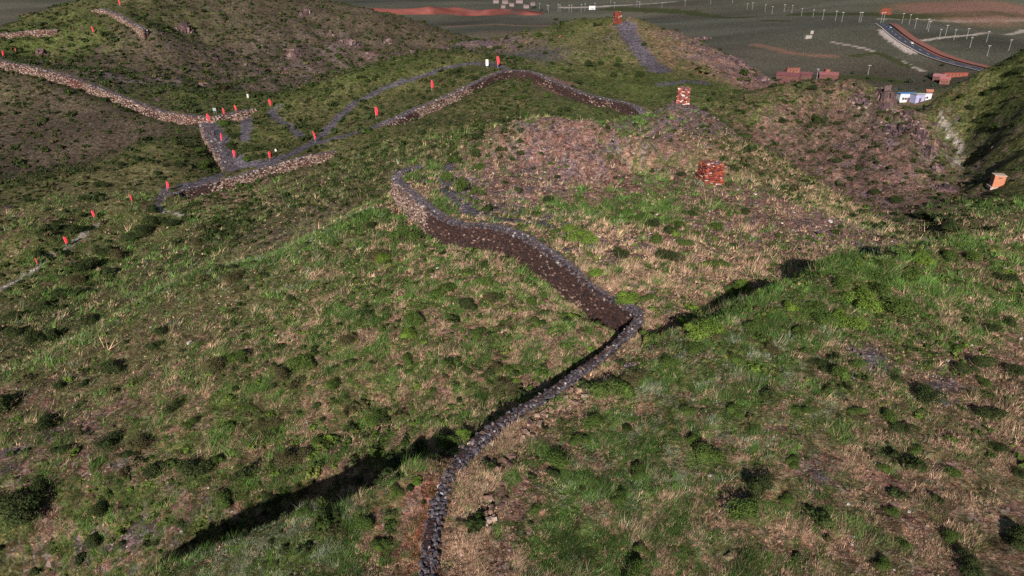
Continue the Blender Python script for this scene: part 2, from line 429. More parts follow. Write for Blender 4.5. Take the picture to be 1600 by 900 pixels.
for hx, hy, hY, rad, amp, lam in ((1410,225,160,20,2.6,9),(1330,200,170,22,1.8,8),(1065,190,140,9,1.0,5),(930,225,108,10,.8,5),(500,80,310,60,2.2,18),(330,60,320,45,1.8,16),(600,60,340,40,1.6,16),(1120,80,252,22,1.5,9),(1170,110,245,16,1.5,8),(280,100,265,30,1.0,12)):
    p = at(hx, hy, hY)
    g = np.exp(-((GX - p[0]) ** 2 + (GY - p[1]) ** 2) / (2 * rad ** 2))
    m = g > 0.02
    rn = 1 - np.abs(fbm(GX[m], GY[m], lam, 4, 77, .55))
    ZN[m] = ZN[m] + g[m] * amp * (rn - .65)
wd = np.full(len(GX), 99.0, np.float32)        # distance to the nearest wall top, 0 on it
for k, (sd, sa, past) in WF.items():
    w = WALLS[k]
    dd = np.where(np.isfinite(sd), np.where(sd > 0, sd, np.maximum(-sd - wall_w(w, sa), 0)) + past * 3, 99)
    wd = np.minimum(wd, dd)
ZN = ZN * np.clip(0.15 + wd / 8, 0, 1)
ZH = ZB + Zs + ZN
ZG = ZH.reshape(NT, NR)
dth, dlr = th[1] - th[0], lr[1] - lr[0]
def gridval(G, x, y):
    a = (np.arctan2(x, y) - TH0) / dth; b = (np.log(np.hypot(x, y)) - lr[0]) / dlr
    i = np.clip(a.astype(int) if hasattr(a, 'astype') else int(a), 0, NT - 2); j = np.clip(b.astype(int) if hasattr(b, 'astype') else int(b), 0, NR - 2)
    f, g = np.clip(a - i, 0, 1), np.clip(b - j, 0, 1)
    return (G[i, j] * (1 - f) + G[i + 1, j] * f) * (1 - g) + (G[i, j + 1] * (1 - f) + G[i + 1, j + 1] * f) * g
def ground(x, y): return gridval(ZG, np.asarray(x, float), np.asarray(y, float))
_tt = np.exp(np.linspace(math.log(12), math.log(5000), 5000))
def hit(px, py, near=0.0):
    """first ground point on the sight line of a pixel (beyond forward distance near)"""
    p = at(px, py, 1.0); d = p - np.array([0, 0, CAMZ])
    P = np.array([0, 0, CAMZ]) + _tt[:, None] * d
    below = (P[:, 2] < ground(P[:, 0], P[:, 1])) & (_tt > near)
    i = int(np.argmax(below)) if below.any() else len(_tt) - 1
    q = P[i].copy(); q[2] = float(ground(q[0], q[1]))
    return q
def seen(x, y, z, slack=0.3):
    """which points the land does not hide from the camera"""
    ok = np.ones(len(x), bool)
    for f in np.linspace(0.25, 0.985, 40):
        ok &= (CAMZ + (z + slack - CAMZ) * f) > gridval(ZG, x * f, y * f) - 0.02
    return ok
# ------------------------------------------------------------------ what grows where
GREEN = np.array((0.062, 0.080, 0.024)); OLIVE = np.array((0.105, 0.096, 0.046)); STRAW = np.array((0.190, 0.122, 0.082))
SOIL = np.array((0.168, 0.096, 0.078)); SCREE = np.array((0.112, 0.084, 0.094)); RED = np.array((0.30, 0.085, 0.05))
PALE = np.array((0.110, 0.120, 0.068)); TRAIL = np.array((0.088, 0.080, 0.098)); GRAVEL = np.array((0.36, 0.32, 0.30))
PLAIN = np.array((0.064, 0.066, 0.052)); RUST = np.array((0.170, 0.062, 0.036)); DARK = np.array((0.040, 0.047, 0.020)); UMBER = np.array((0.070, 0.055, 0.042))
KINDS = ['green', 'olive', 'straw', 'soil', 'scree', 'red', 'pale', 'trail', 'gravel', 'rust', 'dark', 'umber']
KCOL = np.array([GREEN, OLIVE, STRAW, SOIL, SCREE, RED, PALE, TRAIL, GRAVEL, RUST, DARK, UMBER])
# soft patches: pixel to find the place, radius in metres, weights
PATCH = [
 # big slope: green with straw and soil
 (600,520,16,dict(green=1.0,olive=.3,straw=.7,soil=.3)),(800,520,12,dict(green=.8,straw=1.1,soil=.3)),(450,640,12,dict(green=1.1,olive=.4,straw=.4)),(650,640,9,dict(green=1,straw=.6,olive=.2,soil=.15)),
 (640,420,9,dict(green=.9,straw=.35)),(250,600,12,dict(olive=1,soil=.45,straw=.3)),(80,640,10,dict(olive=.9,soil=.8,green=.2)),(120,780,7,dict(green=.6,soil=.6,scree=.4,dark=.3)),(330,700,7,dict(green=1,olive=.3)),(60,860,6,dict(green=.9,olive=.3,straw=.2)),
 (230,800,3,dict(scree=1.6,soil=.7)),(120,870,3,dict(scree=1.2,soil=.8)),(300,770,2,dict(soil=1.2,red=.25)),(30,720,4,dict(scree=.9,soil=.6)),(350,450,10,dict(olive=1,pale=.35,green=.2)),(480,400,8,dict(olive=.7,green=.5,pale=.2)),(160,540,8,dict(olive=1,pale=.2)),
 (720,340+60,5,dict(straw=.8,soil=.3)),(640,330,3.5,dict(straw=.7,soil=.7)),
 # near spur
 (560,830,5,dict(green=1.1,olive=.3,straw=.1)),(380,880,5,dict(green=.8,pale=.55)),(470,810,2.5,dict(pale=.9,green=.3)),(620,880,2.2,dict(soil=.7,straw=.5,scree=.5)),(640,800,1.6,dict(rust=1.6,soil=.4)),(650,870,1.4,dict(rust=2.0)),(690,740,1.2,dict(rust=1.5,straw=.3)),
 # inside the wall
 (752,725,2.6,dict(straw=3.0,soil=.7)),(722,815,2.2,dict(straw=2.4,soil=.9,scree=.2)),(720,880,2.0,dict(straw=2.0,soil=.7)),(790,760,1.5,dict(soil=1.2,straw=.5,scree=.3)),(700,880,1.6,dict(straw=.9,soil=.7)),(860,640,2.0,dict(straw=1.3,green=.2)),(930,580,2,dict(straw=1.2)),(1010,510,2.6,dict(straw=1.8,red=.12)),(800,860,1.5,dict(straw=.9,soil=.5)),
 # near right slope
 (1000,700,7,dict(green=1,pale=.5,straw=.2)),(1150,650,7,dict(green=.8,pale=.4,straw=.25,olive=.2)),(1000,830,5,dict(green=.9,straw=.35,soil=.15)),(1200,560,7,dict(pale=.3,green=.8,olive=.3)),(1200,800,5,dict(olive=.6,green=.4,straw=.4,soil=.3)),
 (1400,650,8,dict(olive=.8,straw=.4,soil=.3,pale=.15)),(1400,830,7,dict(olive=.8,straw=.35,soil=.6,scree=.2)),(1550,700,8,dict(straw=.6,olive=.8,soil=.5)),(1550,520,8,dict(straw=.7,soil=.6,olive=.5)),(1570,850,5,dict(straw=.6,olive=.6,soil=.5)),
 (1330,450,6,dict(green=1.5)),(1220,490,5,dict(green=1.3,pale=.2)),(1450,440,6,dict(green=1.4)),(1100,550,5,dict(green=1.1,pale=.3)),(1530,390,6,dict(green=.9,olive=.4)),(1360,560,1.2,dict(scree=2.5)),(1280,740,1.0,dict(scree=1.6,soil=.4)),(1480,600,2,dict(scree=.9,straw=.3)),(1540,630,2.5,dict(straw=1.2)),(1600,400,6,dict(soil=.8,straw=.5)),
 (1150,790,1.2,dict(straw=1.3,scree=.4)),(1250,860,2,dict(straw=.7,soil=.4)),(1290,700,2,dict(soil=.8,straw=.4)),
 # saddle
 (960,400,6,dict(straw=1,scree=.5,soil=.3,green=.3)),(1050,400,7,dict(green=.2,straw=1.2,soil=.9,scree=.2)),(1150,360,8,dict(soil=1.0,straw=.35,green=.35,scree=.2)),(1200,430,6,dict(straw=1,red=.12,green=.2)),(1080,440,5,dict(straw=1.1,green=.3)),(1000,310,7,dict(green=1.2,olive=.3)),(910,330,5,dict(green=1,olive=.3)),(1230,350,7,dict(soil=1.0,straw=.3,scree=.5)),(1330,370,8,dict(soil=.7,olive=.4,scree=.3)),
 (780,320,6,dict(scree=1.2,soil=.5,straw=.2)),(700,280,5,dict(green=.7,straw=.4,scree=.5)),(850,340,6,dict(scree=.6,straw=.5,green=.4)),(690,320,3,dict(green=1.6)),(650,285,2.5,dict(green=1.4)),(680,265,2.5,dict(green=1.2)),(740,340,2,dict(green=1.0,straw=.4)),
 # knoll
 (850,250,10,dict(soil=1.5,scree=.9,straw=.15)),(930,240,10,dict(soil=1.5,scree=.7,straw=.12)),(760,220,7,dict(olive=.9,green=.5,pale=.2)),(790,270,8,dict(soil=.7,scree=.7,straw=.4)),(980,290,6,dict(soil=1.1,straw=.2)),
 # middle tower hill
 (1068,195,9,dict(soil=.8,scree=1.5)),(1000,215,7,dict(green=.9,olive=.7)),(1030,185,5,dict(green=1.2)),(1170,245,10,dict(straw=.7,olive=1.4,soil=.2)),(1280,305,11,dict(olive=1.4,straw=.7,soil=.2)),(1360,345,8,dict(olive=1.2,straw=.5)),(1090,240,9,dict(soil=.9,scree=.4,straw=.2,olive=.4)),(1020,260,7,dict(olive=.7,soil=.6)),
 # rocky right hill
 (1250,150,14,dict(olive=1.2,green=.6,umber=.4)),(1330,190,18,dict(umber=1.4,soil=1.5,olive=.2,scree=.3)),(1420,220,14,dict(umber=1.3,soil=.6,scree=1.2)),(1380,270,14,dict(soil=1.6,umber=1.0,scree=.8)),(1460,310,10,dict(soil=.8,umber=1.0,scree=.4)),(1240,210,13,dict(umber=1.5,soil=1.0,olive=.3)),(1180,180,10,dict(green=1.2,dark=.3)),(1300,250,12,dict(umber=1.5,soil=1.3,scree=.3)),(1400,175,10,dict(umber=1.4,scree=.8,soil=.2)),(1500,345,7,dict(olive=1,straw=.4)),
 # green right hill
 (1550,200,22,dict(green=1.2,olive=.5)),(1560,130,20,dict(green=1.2,olive=.3)),(1500,290,12,dict(green=.7,olive=.7)),(1590,300,12,dict(green=1.0,olive=.3)),(1460,190,10,dict(olive=1,green=.3)),
 # behind wall B2 and the far tower hill
 (880,170,10,dict(green=1.1,straw=.2)),(800,150,8,dict(olive=.8,green=.5)),(940,120,16,dict(green=1.1,olive=.2)),(1040,130,14,dict(green=1.2)),(890,80,16,dict(olive=1,green=.4,straw=.2)),(970,70,12,dict(olive=.9,scree=.3)),(1060,90,13,dict(straw=.9,olive=.6)),(1130,100,10,dict(soil=.8,scree=.8)),(1120,80,12,dict(soil=.6,scree=.8,olive=.3)),(1180,130,10,dict(soil=.9,red=.2,scree=.4)),(1140,150,10,dict(green=1.1)),
 (870,135,4,dict(soil=1.2)),
 # trails plateau
 (560,170,22,dict(olive=1.0,green=.35)),(680,130,14,dict(olive=.9,green=.5)),(470,180,14,dict(green=.6,olive=.8)),(400,220,12,dict(green=1.1,olive=.2)),(600,115,20,dict(green=1.0,pale=.2)),(740,90,14,dict(green=.6,olive=.6)),(780,68,12,dict(scree=1.3,straw=.5)),(740,75,8,dict(scree=1.0,soil=.4)),(840,85,10,dict(trail=1.8)),(890,45,12,dict(green=1,olive=.3)),
 # brown slope between wall B and the big crest
 (560,255,13,dict(olive=1,umber=.9,soil=.2)),(450,320,13,dict(olive=.8,umber=1.0,green=.15)),(500,330,8,dict(umber=1.1,olive=.6)),(330,380,12,dict(olive=.7,umber=.8,green=.3,dark=.3)),(400,360,10,dict(umber=1.0,olive=.6,dark=.2)),(200,430,12,dict(green=.5,olive=.4,dark=.6,umber=.4)),(80,500,10,dict(olive=.5,dark=.9,umber=.5)),(640,215,12,dict(green=.6,olive=.7)),(720,200,10,dict(green=.6,olive=.6,straw=.2)),
 (330,310,6,dict(soil=1,green=.3)),
 # left slopes
 (150,290,20,dict(olive=1.1,green=.25,soil=.15)),(60,350,16,dict(olive=.9,green=.3,soil=.3)),(200,350,10,dict(dark=.5,green=.7,olive=.4)),(250,240,16,dict(olive=.9,green=.5)),(100,400,10,dict(green=.6,dark=.6,olive=.3)),
 (60,190,26,dict(umber=1.8,olive=.35,dark=.6)),(180,230,22,dict(umber=1.9,olive=.2,dark=.5,scree=.2)),(100,240,18,dict(umber=1.8,dark=.4)),(280,190,9,dict(green=.9,dark=.3)),(20,140,12,dict(olive=.6,umber=.9,green=.3)),(250,215,9,dict(umber=1.4,dark=.6)),(200,170,10,dict(green=.7,umber=.8)),
 (250,145,16,dict(green=.9,dark=.4)),(180,120,10,dict(scree=1.4)),(290,125,14,dict(scree=1.0,olive=.3)),(340,150,14,dict(green=.9)),(60,100,14,dict(scree=.4,green=.5)),
 # far left hills
 (250,80,30,dict(olive=.5,umber=1.5,scree=.4,dark=.3)),(350,100,30,dict(olive=.4,umber=1.5,scree=.5,dark=.4)),(500,80,45,dict(olive=.4,umber=1.5,scree=.4,dark=.4)),(420,40,45,dict(olive=.5,umber=1.4,scree=.3,dark=.4)),(620,50,40,dict(olive=.4,umber=1.4,dark=.6)),(560,100,35,dict(umber=1.4,scree=.4,olive=.5,dark=.4)),(470,95,20,dict(scree=1.2,soil=.5)),(560,75,18,dict(scree=1.0,soil=.5)),
 (100,45,24,dict(green=1.3,olive=.2)),(180,30,24,dict(green=1.1,olive=.3)),(60,65,14,dict(green=.9,dark=.3)),(280,30,30,dict(olive=.8,umber=.5,green=.4)),(350,40,14,dict(green=.9)),
 # plain
 (1490,15,45,dict(soil=.6)),(1580,15,35,dict(soil=.7,straw=.4)),
]
# painted lines on the land: trails, crests of pale feather grass, soil banks. (pixels), half width m, kind, weight
STROKE = [
 ([(410,258),(450,243),(490,222),(510,205),(530,182),(560,157),(600,138),(640,125),(690,108),(740,98),(770,100),(790,108)],1.5,'trail',3.2),
 ([(500,222),(540,212),(580,200),(620,188),(650,172)],1.6,'trail',3.0),
 ([(472,215),(450,195),(430,183),(424,172),(440,165)],1.2,'trail',3.0),
 ([(382,218),(385,200),(384,180)],1.6,'trail',3.0),
 ([(330,195),(345,220),(357,246),(372,255)],2.0,'trail',3.0),
 ([(290,292),(330,280),(370,262),(415,256)],1.8,'trail',3.4),
 ([(978,40),(985,60),(1000,80),(1015,98),(1032,110)],3.4,'trail',2.6),
 ([(1035,132),(1075,128),(1100,130)],2.0,'trail',1.6),
 ([(0,453),(57,420),(104,388),(150,352)],0.5,'gravel',1.0),
 ([(246,318),(250,328),(280,335),(305,345)],0.5,'gravel',1.3),
 ([(262,292),(250,310),(246,320)],0.9,'trail',1.2),
 ([(1468,182),(1485,205),(1500,225),(1503,245),(1490,258)],1.1,'gravel',1.0),
 ([(1415,163),(1440,164)],1.0,'soil',1.2),
 ([(590,335),(530,356),(462,392),(380,415),(300,433),(235,472),(165,518),(85,558),(0,594)],2.2,'green',1.6),([(590,325),(530,351),(462,388),(380,411),(300,429),(235,468),(165,515),(85,555),(0,590)],1.2,'pale',1.6),([(0,292),(80,279),(150,262),(225,228),(305,206)],3.0,'green',1.6),([(405,170),(480,146),(560,117),(650,93)],3.5,'green',1.3),
 ([(0,283),(80,270),(150,253),(225,219),(310,197)],1.8,'pale',1.5),
 ([(405,163),(480,137),(560,108),(650,84)],2.0,'pale',1.4),([(440,165),(500,152),(560,140)],1.4,'pale',1.2),
 ([(900,318),(960,302),(1030,294),(1100,288)],1.2,'pale',1.1),([(800,60),(860,44),(915,30)],2.0,'pale',.8),
 ([(960,236),(1000,200),(1045,168)],1.4,'pale',1.5),([(1195,158),(1222,145),(1255,133)],2.5,'green',2.0),
 ([(0,55),(50,27),(100,8),(130,0)],2.5,'pale',.9),([(1190,160),(1225,142),(1260,131)],2.0,'pale',1.2),
 ([(560,740),(480,794),(360,845),(270,886)],0.6,'pale',1.4),
 ([(700,380),(760,392),(840,425),(920,480),(960,520)],1.2,'straw',1.1),([(690,360),(650,330),(615,300)],1.2,'straw',1.2),
 ([(706,890),(716,835),(738,775),(768,730),(808,685),(856,643),(922,592),(982,548),(1012,512)],1.15,'straw',3.2),([(648,895),(650,840),(664,780),(682,742),(700,715)],.55,'rust',2.6),([(620,890),(628,830),(650,775)],.8,'soil',1.2),([(800,870),(812,770),(832,700),(872,652),(945,592)],.4,'soil',3.0),([(885,350),(930,400),(990,440),(1040,475),(1060,500),(1020,545)],0.7,'scree',1.5),
 ([(700,258),(690,275),(695,295),(725,325),(780,343),(850,350)],1.1,'trail',1.6),

 ([(1300,66),(1350,76),(1400,92),(1445,112)],2.2,'gravel',.09),([(1440,64),(1520,55),(1600,47)],3.5,'gravel',.08),([(1380,30),(1480,33),(1600,32)],7,'gravel',.05),([(880,12),(960,9),(1050,3)],10,'gravel',.08),
 ([(955,14),(1010,16),(1080,20),(1160,27)],16,'dark',1.6),([(1250,22),(1400,26),(1590,22)],14,'dark',.7),([(700,42),(780,38),(860,40)],9,'soil',.35),([(650,20),(700,19),(740,22)],12,'dark',.6),
 ([(860,28),(940,44),(1020,50)],6,'soil',.3),([(1180,70),(1240,84),(1300,88)],6,'soil',.3),([(1330,88),(1370,82),(1420,104)],4,'dark',.6),
 ([(1383,45),(1405,58),(1430,72),(1455,86),(1490,97),(1530,105)],5,'soil',2.0),([(1440,77),(1470,90)],4,'red',1.6),
 ([(1380,48),(1400,66),(1425,82)],5,'gravel',.7),
 ([(1384,22),(1384,14)],5,'red',1.6),([(1195,32),(1230,33)],6,'dark',2.0),
 ([(1300,120),(1360,121),(1400,128)],7,'dark',1.0),
]
HP = [(hit(px, py), rad, wts) for px, py, rad, wts in PATCH]
HS = [(np.array([hit(*q)[:2] for q in ln]), hw, kd, wt) for ln, hw, kd, wt in STROKE]
def seg_dist(x, y, L):
    d = np.full(len(x), 1e9, np.float32)
    for (ax, ay), (bx, by) in zip(L[:-1], L[1:]):
        vx, vy = bx - ax, by - ay; l2 = vx * vx + vy * vy + 1e-6
        if l2 > 1600 and abs(math.log(math.hypot(ax, ay) / math.hypot(bx, by))) > 0.35: continue   # a jump over a hidden valley
        t = np.clip(((x - ax) * vx + (y - ay) * vy) / l2, 0, 1)
        d = np.minimum(d, np.hypot(x - ax - t * vx, y - ay - t * vy).astype(np.float32))
    return d
def weights(x, y):
    """what the ground is made of at each point: (n, kinds)"""
    n = len(x); W = np.zeros((n, len(KINDS)), np.float32)
    r = np.hypot(x, y)
    far = smooth(330, 480, r)
    x32, y32 = x.astype(np.float32), y.astype(np.float32)
    wob = 1.0
    for p, rad, wts in HP:
        m = np.nonzero((np.abs(x32 - p[0]) < rad * 2.6) & (np.abs(y32 - p[1]) < rad * 2.6))[0]
        if not len(m): continue
        g = np.exp(-((x32[m] - p[0]) ** 2 + (y32[m] - p[1]) ** 2) / (2 * (rad * 0.8) ** 2)) * 2
        for k, v in wts.items(): W[m, KINDS.index(k)] += g * v
    W[:, 1] += 0.25; W[:, 0] += 0.15; W[:, 3] += 0.06
    near = 1 - far
    # patchiness at several sizes
    sc = np.clip(r / 60, 0.6, 2.5)
    for i, (lam, amp, sd) in enumerate(((1.9, 2.3, 40), (1.5, 1.4, 50), (1.1, 2.3, 60), (1.9, 2.0, 70), (2.4, 2.0, 80), (3.0, 1.0, 90), (1.1, 1.9, 100))):
        nz = fbm(x, y, lam, 4, sd, 0.9)
        W[:, i] *= np.exp(amp * nz * (near + 0.2 * far))
    for L, hw, kd, wt in HS:
        m = np.nonzero((x > L[:, 0].min() - hw * 3) & (x < L[:, 0].max() + hw * 3) & (y > L[:, 1].min() - hw * 3) & (y < L[:, 1].max() + hw * 3))[0]
        if not len(m): continue
        d = seg_dist(x[m], y[m], L) + fbm(x[m], y[m], hw * 0.9, 3, 120) * hw * 0.3
        g = 1 - smooth(hw * 0.6, hw * 1.25, d)
        hard = kd in ('trail', 'gravel', 'red')
        if kd == 'pale': g = g * np.clip(.35 + 1.3 * fbm(x[m], y[m], 2.2, 3, 133), 0, 1)
        W[m] *= (1 - g * (0.82 if hard else 0.35))[:, None]
        W[m, KINDS.index(kd)] += g * wt * (.36 if kd == 'pale' else 1)
    return W / W.sum(1)[:, None]
PW = lambda W, p: (W ** p) / (W ** p).sum(1)[:, None]
GW = weights(GX, GY)
Wc = PW(GW, 2.5)
GC = Wc @ KCOL
farm = plainw[:, None]
pn = fbm(GX, GY, 190, 4, 140); pn2 = fbm(GX * 0.35, GY, 60, 4, 150)
pc = PLAIN * (1 + 0.30 * pn[:, None] + 0.32 * pn2[:, None]) + np.clip(fbm(GX, GY, 260, 3, 160), 0, 1)[:, None] * np.array((0.020, 0.008, 0.006))
hardw = Wc[:, [5, 7, 8]].sum(1, keepdims=True) + Wc[:, [3, 10]].sum(1, keepdims=True) * 0.9
GC = GC * (1 - farm) + farm * (pc * (1 - np.clip(hardw * 1.5, 0, 1)) + GC * np.clip(hardw * 1.5, 0, 1))
GC *= (1 + 0.22 * fbm(GX, GY, 9, 3, 170) * (1 - plainw))[:, None]

# ground material: the painted soil and plant colours, broken up by noise at the size of tufts
gm, nt, gb = new_mat('hill_ground', 0.95, 0.05)
L_ = nt.links.new
atn = nt.nodes.new('ShaderNodeAttribute'); atn.attribute_name = 'Col'
geo = nt.nodes.new('ShaderNodeTexCoord')
def gnoise(scale, detail, rough=0.65):
    n = nt.nodes.new('ShaderNodeTexNoise'); n.inputs['Scale'].default_value = scale; n.inputs['Detail'].default_value = detail; n.inputs['Roughness'].default_value = rough
    L_(geo.outputs['Object'], n.inputs['Vector']); return n
def remap(sock, a, b, c, d):
    m = nt.nodes.new('ShaderNodeMapRange'); m.inputs[1].default_value = a; m.inputs[2].default_value = b; m.inputs[3].default_value = c; m.inputs[4].default_value = d
    L_(sock, m.inputs[0]); return m.outputs[0]
def mathn(op, a, b):
    m = nt.nodes.new('ShaderNodeMath'); m.operation = op
    for i, v in enumerate((a, b)):
        if hasattr(v, 'is_output'): L_(v, m.inputs[i])
        else: m.inputs[i].default_value = v
    return m.outputs[0]
k1 = remap(gnoise(0.9, 9, 0.75).outputs[0], 0.32, 0.68, 0.45, 1.55)
k2 = remap(gnoise(8.0, 7, 0.8).outputs[0], 0.32, 0.68, 0.45, 1.55)
# tuft and stone sized cells, each with a lightness of its own, on wobbled coordinates
wob = nt.nodes.new('ShaderNodeTexNoise'); wob.inputs['Scale'].default_value = 2.2; wob.inputs['Detail'].default_value = 4; L_(geo.outputs['Object'], wob.inputs['Vector'])
wv = nt.nodes.new('ShaderNodeVectorMath'); wv.operation = 'MULTIPLY_ADD'; wv.inputs[1].default_value = (.7, .7, .7)
L_(wob.outputs['Color'], wv.inputs[0]); L_(geo.outputs['Object'], wv.inputs[2])
def cells(scale):
    v = nt.nodes.new('ShaderNodeTexVoronoi'); v.inputs['Scale'].default_value = scale; L_(wv.outputs[0], v.inputs['Vector'])
    s = nt.nodes.new('ShaderNodeSeparateColor'); L_(v.outputs['Color'], s.inputs[0]); return s
c1, c2, c3 = cells(1.7), cells(4.5), cells(11.0)
k = mathn('MULTIPLY', mathn('MULTIPLY', k1, k2), mathn('MULTIPLY', mathn('MULTIPLY', remap(c1.outputs[0], 0, 1, .62, 1.38), remap(c2.outputs[0], 0, 1, .55, 1.45)), remap(c3.outputs[0], 0, 1, .6, 1.4)))
scl = nt.nodes.new('ShaderNodeVectorMath'); scl.operation = 'SCALE'
hue = nt.nodes.new('ShaderNodeMixRGB'); hue.blend_type = 'MULTIPLY'; hue.inputs[0].default_value = 1.0
tint = nt.nodes.new('ShaderNodeValToRGB'); tint.color_ramp.elements[0].color = (1.18, .94, .92, 1); tint.color_ramp.elements[1].color = (.86, 1.02, 1.0, 1)
L_(c2.outputs[1], tint.inputs[0]); L_(atn.outputs['Color'], hue.inputs[1]); L_(tint.outputs[0], hue.inputs[2])
L_(hue.outputs[0], scl.inputs[0]); L_(k, scl.inputs['Scale'])
# flecks of pale stone
vor = nt.nodes.new('ShaderNodeTexVoronoi'); vor.inputs['Scale'].default_value = 1.6; L_(geo.outputs['Object'], vor.inputs['Vector'])
fl = remap(vor.outputs['Distance'], 0.05, 0.09, 1.0, 0.0)
fn = remap(gnoise(0.12, 3).outputs[0], 0.54, 0.62, 0.0, 0.7)
mixr = nt.nodes.new('ShaderNodeMixRGB'); mixr.inputs[2].default_value = (0.36, 0.31, 0.28, 1)
cdat = nt.nodes.new('ShaderNodeAttribute'); cdat.attribute_name = 'Stony'
fl2 = mathn('MAXIMUM', mathn('MULTIPLY', fl, fn), mathn('MULTIPLY', mathn('GREATER_THAN', c2.outputs[2], .93), .55))
L_(mathn('MULTIPLY', fl2, cdat.outputs['Fac']), mixr.inputs[0]); L_(scl.outputs[0], mixr.inputs[1]); L_(mixr.outputs[0], gb.inputs['Base Color'])
bh = mathn('ADD', mathn('MULTIPLY', gnoise(1.3, 8, 0.7).outputs[0], 1.0), mathn('MULTIPLY', gnoise(7.0, 5, 0.7).outputs[0], 0.35))
bmp = nt.nodes.new('ShaderNodeBump'); bmp.inputs['Strength'].default_value = 0.9; bmp.inputs['Distance'].default_value = 0.45
L_(bh, bmp.inputs['Height']); L_(bmp.outputs[0], gb.inputs['Normal'])
ii, jj = np.meshgrid(np.arange(NT - 1), np.arange(NR - 1), indexing='ij')
v0 = (ii * NR + jj).ravel()
quads = np.stack([v0, v0 + 1, v0 + NR + 1, v0 + NR], 1)
hm = mesh_data('hills', np.stack([GX, GY, ZH], 1), quads, gm, GC, flat=False)
sa_ = hm.attributes.new('Stony', 'FLOAT', 'POINT'); sa_.data.foreach_set('value', ((1 - plainw) * np.clip(Wc[:, 3] + Wc[:, 4] + .3 * Wc[:, 2], 0, 1)).astype(np.float32))
tag(obj('hills', hm), kind='structure')
def wt_at(x, y):
    a = np.clip(((np.arctan2(x, y) - TH0) / dth).round().astype(int), 0, NT - 1); b = np.clip(((np.log(np.hypot(x, y)) - lr[0]) / dlr).round().astype(int), 0, NR - 1)
    return a * NR + b

# ================================================================== DRY STONE WORK
M_STONE = mat_col('dry_stone', 0.9, 0.2, 5.0, 0.35, 0.4, 9.0)
CUBEQ = np.array([(0, 3, 2, 1), (4, 5, 6, 7), (0, 1, 5, 4), (1, 2, 6, 5), (2, 3, 7, 6), (3, 0, 4, 7)])
CUBEV = np.array([(-1, -1, -1), (1, -1, -1), (1, 1, -1), (-1, 1, -1), (-1, -1, 1), (1, -1, 1), (1, 1, 1), (-1, 1, 1)], float)
def stones(mb, cen, ax, ay, half, cols, jit=0.16):
    """rough stone blocks: centres (n,3), level axes ax, ay (n,2), half sizes (n,3)"""
    n = len(cen)
    if not n: return
    u = CUBEV[None] * (1 + rng.uniform(-jit * 2, jit * 0.4, (n, 8, 3))) * half[:, None, :]
    tz = rng.normal(0, 0.06, (n, 1)); u[:, :, 2] += u[:, :, 0] * tz
    v = np.empty((n, 8, 3))
    v[:, :, :2] = u[:, :, 0:1] * ax[:, None, :] + u[:, :, 1:2] * ay[:, None, :]
    v[:, :, 2] = u[:, :, 2]
    v += cen[:, None, :]
    q = (np.arange(n) * 8)[:, None, None] + CUBEQ[None]
    mb.add(v.reshape(-1, 3), q=q.reshape(-1, 4), col=np.repeat(cols, 8, axis=0))
BROWN = np.array([(0.046, 0.023, 0.020), (0.034, 0.021, 0.021), (0.070, 0.036, 0.029), (0.040, 0.029, 0.030), (0.20, 0.13, 0.10)]); P_BROWN = (.35, .29, .2, .13, .03)
WHITE = np.array([(0.27, 0.19, 0.155), (0.19, 0.125, 0.10), (0.12, 0.066, 0.052), (0.42, 0.34, 0.29), (0.055, 0.033, 0.03)]); P_WHITE = (.3, .26, .2, .12, .12)
SLATE = np.array([(0.085, 0.075, 0.088), (0.055, 0.048, 0.060), (0.125, 0.105, 0.112), (0.30, 0.27, 0.27), (0.09, 0.055, 0.048)]); P_SLATE = (.36, .34, .16, .04, .1)
REDST = np.array([(0.140, 0.055, 0.042), (0.100, 0.044, 0.036), (0.19, 0.10, 0.075), (0.07, 0.036, 0.034), (0.34, 0.26, 0.22)]); P_RED = (.3, .3, .2, .14, .06)
def pick(pal, p, n): return pal[rng.choice(len(pal), n, p=p)] * rng.uniform(0.75, 1.25, (n, 1))

